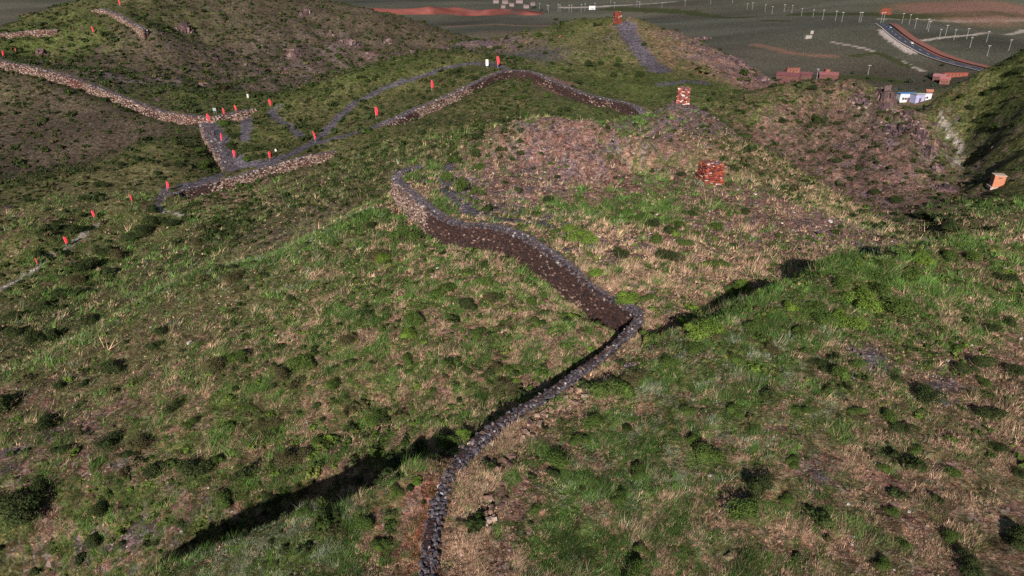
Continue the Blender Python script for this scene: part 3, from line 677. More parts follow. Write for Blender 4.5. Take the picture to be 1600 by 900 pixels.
def build_wall(key, name, label, sl, hs, pale, top_pal=(SLATE, P_SLATE), hmin=None):
    """sl, hs: stone length and course height; pale(s): 0 brown, 1 pale, 2 reddish along the wall"""
    w = WALLS[key]; c, dd, nn, s = w['c'], w['d'], w['n'], w['s']
    mb = MB()
    step = sl
    pos = np.arange(0.2, s[-1] - 0.2, step)
    base = []
    for i in range(int(w['H'] / hs) + 6):
        off = rng.uniform(-0.5, 0.5) * step
        p = np.clip(pos + off + rng.normal(0, step * 0.16, len(pos)), 0, s[-1])
        x = np.interp(p, s, c[:, 0]); y = np.interp(p, s, c[:, 1]); z = np.interp(p, s, c[:, 2])
        nx = np.interp(p, s, nn[:, 0]); ny = np.interp(p, s, nn[:, 1]); tx = np.interp(p, s, dd[:, 0]); ty = np.interp(p, s, dd[:, 1])
        zz = z - hs * (i + 0.5) + rng.normal(0, hs * 0.12, len(p)) + fbm(p, p * 0 + 3.3, 2.5, 2, 5) * hs * 0.6
        bat = (i * hs) * 0.10
        g = ground(x + nx * 0.35, y + ny * 0.35)
        ok = zz > g - 0.45
        if not ok.any(): break
        th = 0.28 * (hs / 0.2)
        half = np.stack([step * rng.uniform(0.36, 0.62, len(p)), np.full(len(p), min(max(th, 0.2), w['w'] * .4)), hs * rng.uniform(0.40, 0.58, len(p))], 1)
        out = bat - half[:, 1] * 0.7 + rng.normal(0, 0.07 * hs / 0.2, len(p))
        cen = np.stack([x + nx * out, y + ny * out, zz], 1)
        a = np.stack([tx, ty], 1); b = np.stack([nx, ny], 1)
        pl = np.clip(pale(p) + fbm(p, zz * 2.0, 3.0, 2, 8) * (0.06 if key == 'A' else .3), 0, 2)
        col = np.where(rng.random(len(p))[:, None] < np.clip(pl, 0, 1)[:, None], pick(WHITE, P_WHITE, len(p)), pick(BROWN, P_BROWN, len(p)))
        col = np.where(rng.random(len(p))[:, None] < np.clip(pl - 1, 0, 1)[:, None], pick(REDST, P_RED, len(p)), col)
        stones(mb, cen[ok], a[ok], b[ok], half[ok], col[ok])
    # capping and the inner edge
    rows = max(2, int(w['w'] / (0.22 if key == 'A' else .34)))
    cst = step * (0.52 if key == 'A' else 0.95)
    for r in range(rows):
        p = np.arange(0.1, s[-1] - 0.1, cst); p = np.clip(p + rng.normal(0, cst * 0.35, len(p)), 0, s[-1])
        ww = wall_w(w, p)
        x = np.interp(p, s, c[:, 0]); y = np.interp(p, s, c[:, 1]); z = np.interp(p, s, c[:, 2])
        nx = np.interp(p, s, nn[:, 0]); ny = np.interp(p, s, nn[:, 1]); tx = np.interp(p, s, dd[:, 0]); ty = np.interp(p, s, dd[:, 1])
        o = -ww * (r + 0.5) / rows + rng.normal(0, 0.08, len(p)) + 0.06
        yaw = rng.normal(0, 0.6, len(p)); cy, sy = np.cos(yaw), np.sin(yaw)
        a = np.stack([tx * cy - ty * sy, tx * sy + ty * cy], 1); b = np.stack([-a[:, 1], a[:, 0]], 1)
        half = np.stack([cst * rng.uniform(0.35, 0.75, len(p)), ww / rows * rng.uniform(0.4, 0.8, len(p)), rng.uniform(.07, .17, len(p))], 1)
        cen = np.stack([x + nx * o, y + ny * o, z - 0.12 + rng.normal(0, 0.055, len(p))], 1)
        stones(mb, cen, a, b, half, pick(*top_pal, len(p)), 0.2)
    # the packed core behind the face
    k = 3
    cc, n2 = c[::k], nn[::k]; wc = wall_w(w, s[::k])[:, None]
    zb = ground(cc[:, 0] + n2[:, 0] * 0.3, cc[:, 1] + n2[:, 1] * 0.3) - 0.5
    vv = np.stack([np.column_stack([cc[:, :2] - n2 * 0.12, zb]), np.column_stack([cc[:, :2] - n2 * 0.12, cc[:, 2] - 0.16]),
                   np.column_stack([cc[:, :2] - n2 * (wc - 0.1), cc[:, 2] - 0.16]), np.column_stack([cc[:, :2] - n2 * (wc - 0.1), cc[:, 2] - 1.0])], 1)
    m = len(cc); q = []
    for i in range(m - 1):
        for e in range(3): q.append((i * 4 + e, (i + 1) * 4 + e, (i + 1) * 4 + e + 1, i * 4 + e + 1))
    q += [(0, 1, 2, 3), ((m - 1) * 4 + 3, (m - 1) * 4 + 2, (m - 1) * 4 + 1, (m - 1) * 4)]
    mb.add(vv.reshape(-1, 3), q=q, col=(0.05, 0.04, 0.04))
    return tag(mb.obj(name, M_STONE), label, 'stone wall')
sA = WALLS['A']['s']
def s_at(key, px, py):
    c = WALLS[key]['c']; X, Y_, _ = project(c[:, 0], c[:, 1], c[:, 2])
    return WALLS[key]['s'][np.argmin((X - px) ** 2 + (Y_ - py) ** 2)]
a1, a2 = s_at('A', 668, 328), s_at('A', 612, 276)
build_wall('A', 'stone_wall', 'long curved dry stone wall winding up the middle of the hillside, dark brown with a pale bend', 0.27, 0.13, lambda p: 0.05 + 0.85 * smooth(a1 - 1, a1 + 1, p) * (1 - smooth(a2 - .5, a2 + 1, p)))
build_wall('B', 'stone_wall', 'short pale rubble wall below the dark gravel trails and the person by a flag', 0.38, 0.21, lambda p: 0.95 - 0.75 * smooth(15, 8, p))
b1, b2, b3 = s_at('B2', 640, 180), s_at('B2', 700, 151), s_at('B2', 740, 132)
build_wall('B2', 'stone_wall', 'far dark stone wall crossing the ridge behind the brown knoll', 0.38, 0.21, lambda p: 0.85 * smooth(b2 - 14, b2 - 10, p) * (1 - smooth(b3 - 2, b3 + 1, p)) + 0.6 * (1 - smooth(6, 10, p)) + 0.05)
build_wall('C', 'stone_wall', 'long pale and red striped stone wall descending along the left ridge', 0.42, 0.23, lambda p: np.clip(0.95 + 0.9 * fbm(p, p * 0, 9, 2, 3), 0.7, 1.75))
build_wall('D', 'stone_wall', 'wide short stone wall beside the trail junction with red flags', 0.38, 0.21, lambda p: 0.7 + 0 * p, )
build_wall('E', 'stone_wall', 'small stone wall high on the green far left hill', 0.42, 0.23, lambda p: 0.9 + 0 * p)
build_wall('K', 'stone_wall', 'low reddish stone wall at the left edge below the green far hill', 0.42, 0.23, lambda p: 1.3 + 0 * p)

# --- beacon towers of flat red stones, each a tapered stack
TOW_O = np.array([(0.25, 0.058, 0.034), (0.17, 0.042, 0.030), (0.34, 0.10, 0.050), (0.13, 0.030, 0.027), (0.55, 0.44, 0.38), (0.10, 0.06, 0.07)]); P_O = (.3, .27, .13, .18, .06, .06)
TOW_P = np.array([(0.27, 0.075, 0.055), (0.20, 0.05, 0.045), (0.36, 0.15, 0.115), (0.12, 0.042, 0.04), (0.62, 0.50, 0.42), (0.10, 0.065, 0.075)]); P_P = (.28, .24, .14, .14, .13, .07)
def tower(px, py, wpx, hpx, Y, pal, p, label, rz, course=0.15):
    b = hit(px, py, Y - 14)
    if abs(b[1] - Y) > 16: b = at(px, py, Y); b[2] = float(ground(b[0], b[1]))
    dist = np.linalg.norm(b - np.array([0, 0, CAMZ])); m = dist / F
    w, h = wpx * m / 2 * .86, hpx * m * .96
    t = empty('beacon_tower', (b[0], b[1], b[2] - 0.35), rz); h += 0.35
    mb = MB(); mt = MB()
    nc = int(h / course)
    for i in range(nc):
        f = i / nc; hw = w * (1 - 0.13 * f)
        z = (i + 0.5) * course
        for side in range(4):
            a0 = side * math.pi / 2
            ta = np.array([math.cos(a0), math.sin(a0)]); na = np.array([math.sin(a0), -math.cos(a0)])
            q = -hw
            cen, half = [], []
            while q < hw:
                if i > nc * .72 and rng.random() < .22 * (i - nc * .72) / (nc * .28): q += .4; continue
                l = rng.uniform(0.18, 0.8)
                l = min(l, hw - q + 0.06)
                d = hw - 0.2 + rng.normal(0, 0.085)
                cen.append([*(ta * (q + l / 2) + na * d), z + rng.normal(0, 0.02)]); half.append([l / 2 * 0.97, 0.22, course * rng.uniform(.4, .54)])
                q += l
            n = len(cen)
            fade = np.array([(1.15 - 0.25 * f)] * 3)
            cols = pick(pal, p, n)
            top = mt if i >= nc - 1 else mb
            stones(top, np.array(cen), np.tile(ta, (n, 1)), np.tile(na, (n, 1)), np.array(half).reshape(-1, 3), cols, 0.16) if n else None
    hw = w * 0.87
    n = int((hw * 2 / 0.45) ** 2)
    cen = np.column_stack([rng.uniform(-hw * .8, hw * .8, (n, 2)), np.full(n, h - 0.12) + rng.normal(0, .05, n)])
    yaw = rng.uniform(0, 6.28, n)
    stones(mt, cen, np.stack([np.cos(yaw), np.sin(yaw)], 1), np.stack([-np.sin(yaw), np.cos(yaw)], 1), np.column_stack([rng.uniform(.2, .38, n), rng.uniform(.2, .33, n), np.full(n, .1)]), pick(pal * 0.6 + .03, p, n), 0.12)
    mb.box(-w * .8, w * .8, -w * .8, w * .8, 0, h - 0.2, (0.08, 0.04, 0.035), 0.87)
    mb.obj('body', M_STONE, t); mt.obj('top_course', M_STONE, t)
    return tag(t, label, 'beacon tower', 'red stone beacon towers')
tower(1109, 284, 36, 31, 98, TOW_O, P_O, 'nearest square beacon tower of flat orange red stones on the green bank', R(8))
tower(1066, 160, 22, 22, 160, TOW_P, P_P, 'square red and white flecked stone beacon tower on the purple brown hilltop', R(-10), 0.2)
tower(964, 36, 12.5, 16, 266, TOW_O * 0.75, P_O, 'farthest stone beacon tower, dark red, on top of the hill with the gravel track', R(5), 0.32)

# --- brick hut on the green hill
M_BRICK, nt, b = new_mat('orange_brick', 0.9, 0.1)
tc = nt.nodes.new('ShaderNodeTexCoord'); mp = nt.nodes.new('ShaderNodeMapping'); mp.inputs['Rotation'].default_value = (R(90), 0, 0)
br = nt.nodes.new('ShaderNodeTexBrick'); br.inputs['Scale'].default_value = 4.0
br.inputs['Color1'].default_value = (0.46, 0.16, 0.07, 1); br.inputs['Color2'].default_value = (0.34, 0.10, 0.05, 1); br.inputs['Mortar'].default_value = (0.42, 0.30, 0.22, 1)
nt.links.new(tc.outputs['Object'], mp.inputs[0]); nt.links.new(mp.outputs[0], br.inputs[0]); nt.links.new(br.outputs[0], b.inputs['Base Color'])
M_CONC = mat_col('pale_concrete', 0.9, 0.1, 3.0, 0.2)
M_DARK = mat_col('dark_opening', 0.7, 0.3, 3.0, 0.2)
p = hit(1556, 291, 100); m = np.linalg.norm(p - np.array([0, 0, CAMZ])) / F
t = empty('brick_hut', (p[0], p[1], p[2] - 0.15), R(-14)); s = 12.5 * m / 2
mb = MB(); mb.box(-s, s, -s * .9, s * .9, 0, s * 2.45, (.4,) * 3); mb.obj('wall', M_BRICK, t)
mb = MB(); mb.box(-s * 1.08, s * 1.08, -s, s, s * 2.45, s * 2.6, (.42, .30, .25)); mb.obj('roof', M_CONC, t)
mb = MB(); mb.box(-s * 1.35, s * 1.35, -s * 1.25, s * 1.15, -.35, 0.22, (.38, .29, .24)); mb.obj('plinth', M_CONC, t)
mb = MB(); mb.box(-s * 0.35, s * .35, -s * .93, -s * .9, s * 1.98, s * 2.15, (.06, .05, .05)); mb.obj('vent', M_DARK, t)
mb = MB(); mb.box(-s * 1.03, -s, -s * .45, s * .45, .2, s * 1.8, (.16, .13, .13)); mb.obj('door', M_DARK, t)
tag(t, 'small flat roofed orange brick hut standing alone on the dark green slope', 'hut')

# --- rock outcrops
ROCKC = np.array([(0.098, 0.062, 0.062), (0.068, 0.046, 0.050), (0.145, 0.085, 0.076), (0.24, 0.17, 0.155), (0.045, 0.032, 0.034)]); P_RK = (.32, .26, .22, .08, .12)
def outcrop(px, py, rpx, hpx, n, label, near=0, flat=0.5, asp=1.0, pal=ROCKC):
    p = hit(px, py, near); m = np.linalg.norm(p - np.array([0, 0, CAMZ])) / F
    rx = rpx * m; mb = MB()
    ang = rng.uniform(0, 6.28, n); rr = np.sqrt(rng.random(n)) 
    x = np.cos(ang) * rr * rx; y = np.sin(ang) * rr * rx * asp
    gz = ground(p[0] + x, p[1] + y)
    sz = rx * rng.uniform(.19, .34, n) * (1.25 - rr * 0.6)
    hh = np.maximum(hpx * m * (1 - rr ** 1.5) * rng.uniform(.5, 1.05, n), sz * 0.6)
    z = gz - p[2]
    yaw = rng.uniform(0, 6.28, n)
    half = np.column_stack([sz, sz * rng.uniform(.5, 1, n), hh * .5 + .2])
    stones(mb, np.column_stack([x, y, z + hh * .5 - .2]), np.stack([np.cos(yaw), np.sin(yaw)], 1), np.stack([-np.sin(yaw), np.cos(yaw)], 1), half, pick(pal, P_RK, n), 0.3)
    return tag(mb.obj('rock_outcrop', M_STONE, None, tuple(p)), label, 'rocks', 'rock outcrops on the hills')
for a in ((1386,160,12,24,46,'tall dark reddish rock pillar on the rocky crest beside the white building',140),
          (1438,215,11,14,60,'dark broken cliff rocks at the right edge of the rocky hill',120),(1476,298,14,12,60,'low pinkish rocks at the foot of the rocky hill near the brick hut',100),
          (1400,205,16,7,50,'scattered pale rocks high on the rocky right hill',100),(1345,160,14,6,40,'brown rocks just below the rocky crest',100),
          (1412,182,9,10,40,'dark crag on the rocky hill between the pillar and the broken cliff',130),(1428,196,8,9,36,'maroon crag just above the broken cliff rocks',130),(1450,238,10,12,46,'dark crag on the right flank of the rocky hill below the broken cliff',120),(1464,264,9,10,40,'narrow dark crag above the low pinkish rocks',110),(1376,150,9,10,36,'dark rock step left of the tall pillar',140),
          (1192,128,13,8,60,'reddish crag where the far tower hill drops towards the village',150),(1095,62,14,5,40,'dark ragged rocks on the right shoulder of the far tower hill',200),(1150,95,16,5,50,'pinkish rocks low on the far tower hill shoulder',200),(985,30,5,4,16,'small dark rock knob beside the farthest beacon tower',240),
          (290,48,11,12,40,'tall dark rocks on the spur of the far left hill',230),(478,22,10,9,40,'grey rocks near the top of the far left hill',260),(460,88,13,12,46,'jagged rocks with reddish base in the middle of the far left hill',240),(548,68,13,7,46,'pale flecked rocks on the far left hill below its saddle',260),(578,88,10,5,30,'low purple rocks right of the pale flecked ones on the far left hill',260),(515,52,8,5,20,'small pinkish rocks high on the far left hill',270),(606,66,8,4,20,'faint reddish rocks on the right flank of the far left hill',270),(440,112,10,5,30,'reddish rubble near the foot of the far left hill',230),
          (66,86,9,9,26,'dark cliff lump at the head of the left valley',220),(330,88,12,4,34,'low rocks in the gully of the far left hill',230),
          (1360,560,13,4,60,'dark slate patch on the right foreground slope',25),(1283,745,9,3,34,'dark rubble with white flecks low on the right foreground slope',20),(1470,628,10,3,34,'pale rubble beside a round shrub on the right foreground slope',25),
          (1440,378,22,5,70,'long pale slabs along the crest of the right foreground ridge',54),(1380,395,18,5,60,'dark slabs on the crest left of the long pale slabs',50),(985,572,10,5,30,'slabs beside the inner path where the wall bends',38),
          (945,378,8,5,20,'grey boulder and rubble on the saddle',60),(1018,388,9,7,22,'dark rock face beside a shrub on the saddle',60),(1287,345,9,5,24,'dark purple rock lump right of the near tower bank',80),(1135,790,8,5,26,'blue grey rock in dry grass at the bottom of the picture',20),
          (840,760,7,2,22,'flat pale slabs on the bank beside the inner path',24)):
    outcrop(*a[:5], a[5], a[6], pal=ROCKC if a[1] < 400 else (SLATE if a[4] != 70 else WHITE))
# eroded edge of the bank inside the wall
L = np.array([hit(*q) for q in ((768,840),(772,800),(776,765),(790,725),(812,690),(842,655),(880,632),(915,610))])
cL = catmull(L, 0.25); n = len(cL)
mb = MB(); yaw = rng.uniform(0, 6.28, n)
off = rng.normal(0, .22, (n, 2)); xy = cL[:, :2] + off
stones(mb, np.column_stack([xy, ground(xy[:, 0], xy[:, 1]) + rng.uniform(-.05, .12, n)]), np.stack([np.cos(yaw), np.sin(yaw)], 1), np.stack([-np.sin(yaw), np.cos(yaw)], 1), np.column_stack([rng.uniform(.08, .34, n), rng.uniform(.06, .2, n), rng.uniform(.08, .26, n)]), pick(np.array([(0.30, 0.20, 0.15), (0.22, 0.13, 0.10), (0.15, 0.09, 0.075), (0.36, 0.27, 0.22), (0.10, 0.06, 0.05)]), P_RK, n), 0.32)
tag(mb.obj('rubble', M_STONE), 'ragged eroded tan clods along the path inside the curved wall', 'earth clods', None, 'stuff')
# ================================================================== FLAGS, SIGNS, PEOPLE
M_CLOTH, nt, b = new_mat('red_flag_cloth', 0.7, 0.2)
tc = nt.nodes.new('ShaderNodeTexCoord'); no = nt.nodes.new('ShaderNodeTexNoise'); no.inputs['Scale'].default_value = 2.0
cr = nt.nodes.new('ShaderNodeValToRGB'); cr.color_ramp.elements[0].color = (0.62, 0.018, 0.04, 1); cr.color_ramp.elements[1].color = (0.85, 0.045, 0.075, 1)
nt.links.new(tc.outputs['Object'], no.inputs[0]); nt.links.new(no.outputs[0], cr.inputs[0]); nt.links.new(cr.outputs[0], b.inputs['Base Color'])
M_EMB = mat_col('pale_print', 0.7, 0.2, 3.0, 0.1)
M_METAL = mat_col('grey_metal', 0.5, 0.4, 3.0, 0.15)
def make_flag():
    t = empty('feather_flag', (0, 0, 0))
    mb = MB(); mb.tube([(0, 0, -.3), (0, 0, 1.2), (0, 0, 2.4), (.02, 0, 3.3), (.16, 0, 3.75), (.42, 0, 3.85)], [.035, .03, .026, .02, .016, .012], 6, (.35, .34, .34)); mb.obj('pole', M_METAL, t)
    # bowed cloth with a rounded top, billowing a little
    prof = [(1.15, .55), (1.35, .66), (1.8, .78), (2.3, .86), (2.8, .88), (3.2, .82), (3.5, .69), (3.68, .52), (3.8, .36)]
    nx = 9; V = []
    for z, wd_ in prof:
        for k in range(nx):
            f = k / (nx - 1); x0 = 0.0 if z < 3.3 else (z - 3.3) * 0.3
            V.append((x0 + f * (wd_ - x0 * .4), 0.10 * math.sin(f * 5 + z * 1.3) * f, z - 0.10 * f * (1 if z < 1.2 else 0)))
    q = [(i * nx + k, i * nx + k + 1, (i + 1) * nx + k + 1, (i + 1) * nx + k) for i in range(len(prof) - 1) for k in range(nx - 1)]
    mb = MB(); mb.add(V, q=q); c = mb.obj('cloth', M_CLOTH, t, flat=False)
    sol_ = c.modifiers.new('thickness', 'SOLIDIFY'); sol_.thickness = 0.012
    mb = MB(); mb.box(-.18, .18, -.18, .18, -.25, .12, (.05, .05, .055), .8); mb.obj('base_weight', M_METAL, t)
    return t
def copy_thing(t):
    r = t.copy(); C.objects.link(r)
    for ch in t.children:
        c = ch.copy(); C.objects.link(c); c.parent = r; c.matrix_parent_inverse = ch.matrix_parent_inverse
        for g in ch.children:
            d = g.copy(); C.objects.link(d); d.parent = c; d.matrix_parent_inverse = g.matrix_parent_inverse
    return r
FLAGS = [  # cloth centre in the photograph, rough distance, height of the cloth in pixels
 (187,4,300,8,'red flag highest on the far left hill, at the top edge of the picture'),(145,46,272,9,'red flag alone on the green slope of the far left hill'),(24,78,245,6,'small red flag above the upper end of the long left wall'),(4,83,236,7,'red flag at the left edge above the long left wall'),
 (326,184,184,12,'red flag where the long left wall meets the wide short wall'),(350,176,188,11,'red flag in front of the pale wall end, second from the junction'),(369,168,193,9,'red flag behind the end of the long left wall'),(345,215,168,12,'red flag beside the middle of the wide short wall'),
 (424,160,198,10,'thin red flag on the far rim of the trail plateau'),(493,212,166,13,'red flag at the edge of the wide dark trail fork'),(589,174,184,13,'red flag alone in the grass above the dark wall start'),(676,138,206,12,'red flag in grass above the middle of the far dark wall'),(780,95,222,12,'red flag beside the white board near the far dark wall'),
 (366,240,158,11,'red flag in front of shrubs near the trail junction'),(348,257,150,11,'red flag at the near end of the wide short wall'),(261,289,134,12,'red flag at the left tip of the trail, above a shrubby slope'),(205,309,125,12,'red flag on the ridge just left of the trail tip'),(147,335,117,11,'red flag at the top of the stone steps'),(104,375,109,13,'red flag beside the lower stone steps'),(57,408,101,12,'red flag at the lowest part of the stair path'),
 (422,242,152,12,'red flag standing above the short pale wall next to a person'),(875,57,262,4,'tiny red flag on the rim left of the farthest beacon tower')]
proto = None
for px, py, Y, hp, lab in FLAGS:
    sc = hp * 0.93 * (Y * 1.06) / F / 2.75
    # the pole foot: where the cloth's centre stands 2.4 flag metres above the ground on the sight line
    best = None
    for YY in np.linspace(Y - 12, Y + 14, 80):
        q = at(px, py, YY); g = float(ground(q[0], q[1])); e = abs(q[2] - g - 2.35 * sc)
        if best is None or e < best[0]: best = (e, q, g)
    e, q, g = best
    t = make_flag() if proto is None else copy_thing(proto)
    proto = proto or t
    rz = R(rng.uniform(-48, 48))
    t.location = (q[0] - 0.45 * sc * math.cos(rz), q[1] - 0.45 * sc * math.sin(rz), g)
    t.scale = (sc,) * 3
    t.rotation_euler = (R(rng.uniform(-6, 6)), R(rng.uniform(-13, 4)), rz)
    tag(t, lab, 'flag', 'red feather flags along the trails and walls')

M_WHITE = mat_col('white_paint', 0.6, 0.3, 2.0, 0.06)
def sign(px, py, Y, w, h, up, col, label):
    best = min(((abs(at(px, py, YY)[2] - float(ground(*at(px, py, YY)[:2])) - up - h / 2), YY) for YY in np.linspace(Y - 12, Y + 12, 60)))
    q = at(px, py, best[1]); g = float(ground(q[0], q[1]))
    t = empty('sign_board', (q[0], q[1], g))
    mb = MB(); mb.box(-w / 2, w / 2, -.05, .05, up, up + h, col); mb.obj('board', M_WHITE, t)
    mb = MB(); [mb.tube([(x, .09, -.3), (x, .09, up + h * .8)], .035, 6, (.4, .4, .4)) for x in (-w * .3, w * .3)]; mb.obj('posts', M_METAL, t)
    return tag(t, label, 'sign')
sign(761, 98, 222, 0.75, 1.75, 0.7, (.8, .79, .76), 'white upright board on the grass left of a red flag')
sign(335, 171, 192, 0.9, 0.75, 1.1, (.26, .27, .30), 'small grey sign behind the end of the long left wall')
sign(387, 150, 205, 0.55, 1.1, 0.25, (.42, .41, .38), 'small whitish marker board in the green valley behind the trail plateau')

M_SKIN = mat_col('skin', 0.6, 0.3, 3.0, 0.1); M_CLOTHES = mat_col('clothes', 0.85, 0.1, 5.0, 0.2)
def person(px, py, Y, shirt, trousers, label, rz, height=1.72):
    best = min(((abs(at(px, py, YY)[2] - float(ground(*at(px, py, YY)[:2])) - height / 2), YY) for YY in np.linspace(Y - 14, Y + 14, 80)))
    q = at(px, py, best[1]); g = float(ground(q[0], q[1]))
    t = empty('person', (q[0], q[1], g), rz)
    s = height / 1.72
    V = [(0, 0, .95), (0, 0, 1.2), (0, 0, 1.40), (0, 0, 1.50), (0, .01, 1.60), (0, .01, 1.70), (.19, 0, 1.40), (.25, .02, 1.13), (.24, -.10, .90), (.23, -.14, .82), (-.19, 0, 1.40), (-.26, .02, 1.13), (-.25, -.08, .90), (-.24, -.11, .82),
         (.10, 0, .88), (.12, -.03, .48), (.12, .02, .08), (.13, -.12, .03), (-.10, 0, .88), (-.12, .04, .48), (-.13, .06, .08), (-.14, -.08, .03)]
    E = [(0, 1), (1, 2), (2, 3), (3, 4), (4, 5), (2, 6), (6, 7), (7, 8), (8, 9), (2, 10), (10, 11), (11, 12), (12, 13), (0, 14), (14, 15), (15, 16), (16, 17), (0, 18), (18, 19), (19, 20), (20, 21)]
    rad = [.15, .145, .15, .065, .10, .085, .075, .055, .042, .045, .075, .055, .042, .045, .10, .07, .05, .045, .10, .07, .05, .045]
    me = bpy.data.meshes.new('body'); me.from_pydata([tuple(c * s for c in v) for v in V], E, [])
    o = obj('body', me, t); o.modifiers.new('skin', 'SKIN'); ss = o.modifiers.new('smooth', 'SUBSURF'); ss.levels = ss.render_levels = 1
    for i, r_ in enumerate(rad): me.skin_vertices[0].data[i].radius = (r_ * s, r_ * s * .85)
    me.skin_vertices[0].data[0].use_root = True
    m, nt2, b2 = new_mat('person_clothes', 0.85, 0.1)
    tc2 = nt2.nodes.new('ShaderNodeTexCoord'); sx = nt2.nodes.new('ShaderNodeSeparateXYZ'); rp = nt2.nodes.new('ShaderNodeValToRGB'); rp.color_ramp.interpolation = 'CONSTANT'
    mrr = nt2.nodes.new('ShaderNodeMapRange'); mrr.inputs[2].default_value = 1.8 * s
    e = rp.color_ramp.elements; e[0].position = 0; e[0].color = (*trousers, 1); e[1].position = .52; e[1].color = (*shirt, 1)
    e2 = e.new(.835); e2.color = (.36, .20, .13, 1); e3 = e.new(.945); e3.color = (.015, .012, .012, 1)
    nt2.links.new(tc2.outputs['Object'], sx.inputs[0]); nt2.links.new(sx.outputs['Z'], mrr.inputs[0]); nt2.links.new(mrr.outputs[0], rp.inputs[0]); nt2.links.new(rp.outputs[0], b2.inputs['Base Color'])
    me.materials.append(m)
    mb = MB()
    for zz, rr in ((1.62, .112), (1.68, .112), (1.75, .085), (1.79, .03)):
        pass
    mb.tube([(0, .035, 1.60), (0, .03, 1.68), (0, .015, 1.75), (0, .01, 1.785)], [.10, .118, .09, .03], 10, (.015, .012, .012)); h_ = mb.obj('hair', M_CLOTHES, t, flat=False); h_.scale = (s,) * 3
    return tag(t, label, 'person')
person(804, 97, 215, (.012, .012, .014), (.014, .013, .015), 'person in dark clothes standing on the grass by the far dark wall', R(20), 2.0)
person(431, 237, 153, (.75, .72, .70), (.02, .02, .022), 'person in white top and dark trousers beside a red flag', R(-30), 1.6)

# ================================================================== THE PLAIN: road, village, poles
M_ROAD = mat_col('asphalt', 0.85, 0.2, 0.5, 0.15)
rd = np.array([hit(*q, 360) for q in ((1376,37.5),(1381,40),(1390,47),(1402,57),(1416,67),(1432,76),(1452,86.5),(1475,95),(1500,102),(1525,108),(1550,114),(1600,124))])
cr_ = catmull(rd, 4.0); d = np.gradient(cr_[:, :2], axis=0); d /= np.linalg.norm(d, axis=1)[:, None]; nrm = np.stack([-d[:, 1], d[:, 0]], 1)
def ribbon(name, c, half, lift, mat, col, offs=0.0, sel=None):
    n2 = nrm; V = []
    k = np.linspace(-half, half, 5)
    for o in k:
        xy = c[:, :2] + n2 * (o + offs); zc2 = ground(c[:, 0], c[:, 1])
        V.append(np.column_stack([xy, np.maximum(ground(xy[:, 0], xy[:, 1]), zc2) + lift]))
    V = np.stack(V, 1); n = len(c)
    q = [(i * 5 + j, (i + 1) * 5 + j, (i + 1) * 5 + j + 1, i * 5 + j + 1) for i in range(n - 1) for j in range(4) if sel is None or sel(i)]
    return tag(obj(name, mesh_data(name, V.reshape(-1, 3), np.array(q)[:, ::-1], mat, np.tile(col, (n * 5, 1)))), kind='structure')
ribbon('road', cr_, 4.2, 0.5, M_ROAD, (0.045, 0.047, 0.062))
ribbon('road_markings', cr_, 0.14, 0.54, M_WHITE, (.6, .6, .58), 0, lambda i: i % 3 == 0)
ribbon('road_verge', cr_, 0.5, 0.52, M_CONC, (.40, .36, .34), -5.0)
ribbon('road_bank', cr_, 3.0, 0.9, M_CONC, (.19, .08, .065), 9.5)

# car on the road
def car(px, py, col, label):
    p = hit(px, py, 360); i = int(np.argmin(np.hypot(cr_[:, 0] - p[0], cr_[:, 1] - p[1]))); i = min(max(i, 1), len(cr_) - 2)
    c0 = cr_[i]; zc2 = float(ground(c0[0], c0[1])) + .5
    t = empty('car', (c0[0] + nrm[i, 0] * 1.9, c0[1] + nrm[i, 1] * 1.9, zc2), math.atan2(d[i, 1], d[i, 0]))
    mb = MB(); prof = [(-2.2, .35), (-2.2, .85), (-1.3, .95), (1.0, .92), (2.1, .75), (2.2, .35)]
    def ext(mb, prof, hw0, hw1, col):
        n = len(prof); V = [(x, -hw0, z) for x, z in prof] + [(x, hw0, z) for x, z in prof]
        q = [(k, (k + 1) % n, n + (k + 1) % n, n + k) for k in range(n)]
        tr = [(0, k + 1, k) for k in range(1, n - 1)] + [(n, n + k, n + k + 1) for k in range(1, n - 1)]
        mb.add(V, q=q, t=tr, col=col)
    ext(mb, prof, .88, .88, col); mb.obj('body', M_WHITE, t)
    mb = MB(); ext(mb, [(-1.7, .93), (-1.2, 1.42), (.3, 1.44), (1.05, .93)], .74, .7, (.03, .035, .04)); mb.obj('cabin', M_DARK, t)
    mb = MB(); ext(mb, [(-1.15, 1.42), (-1.1, 1.48), (.25, 1.5), (.32, 1.43)], .72, .7, col); mb.obj('roof', M_WHITE, t)
    for x in (-1.35, 1.35):
        for y in (-.8, .8):
            mb = MB(); mb.tube([(x, y - .1, .34), (x, y + .1, .34)], .34, 12, (.03, .03, .03)); mb.obj('wheel', M_DARK, t)
    return tag(t, label, 'car')
car(1419, 70, (.75, .76, .78), 'white car driving on the far asphalt road')
car(1388, 45, (.20, .32, .50), 'bluish car near the far top end of the asphalt road')

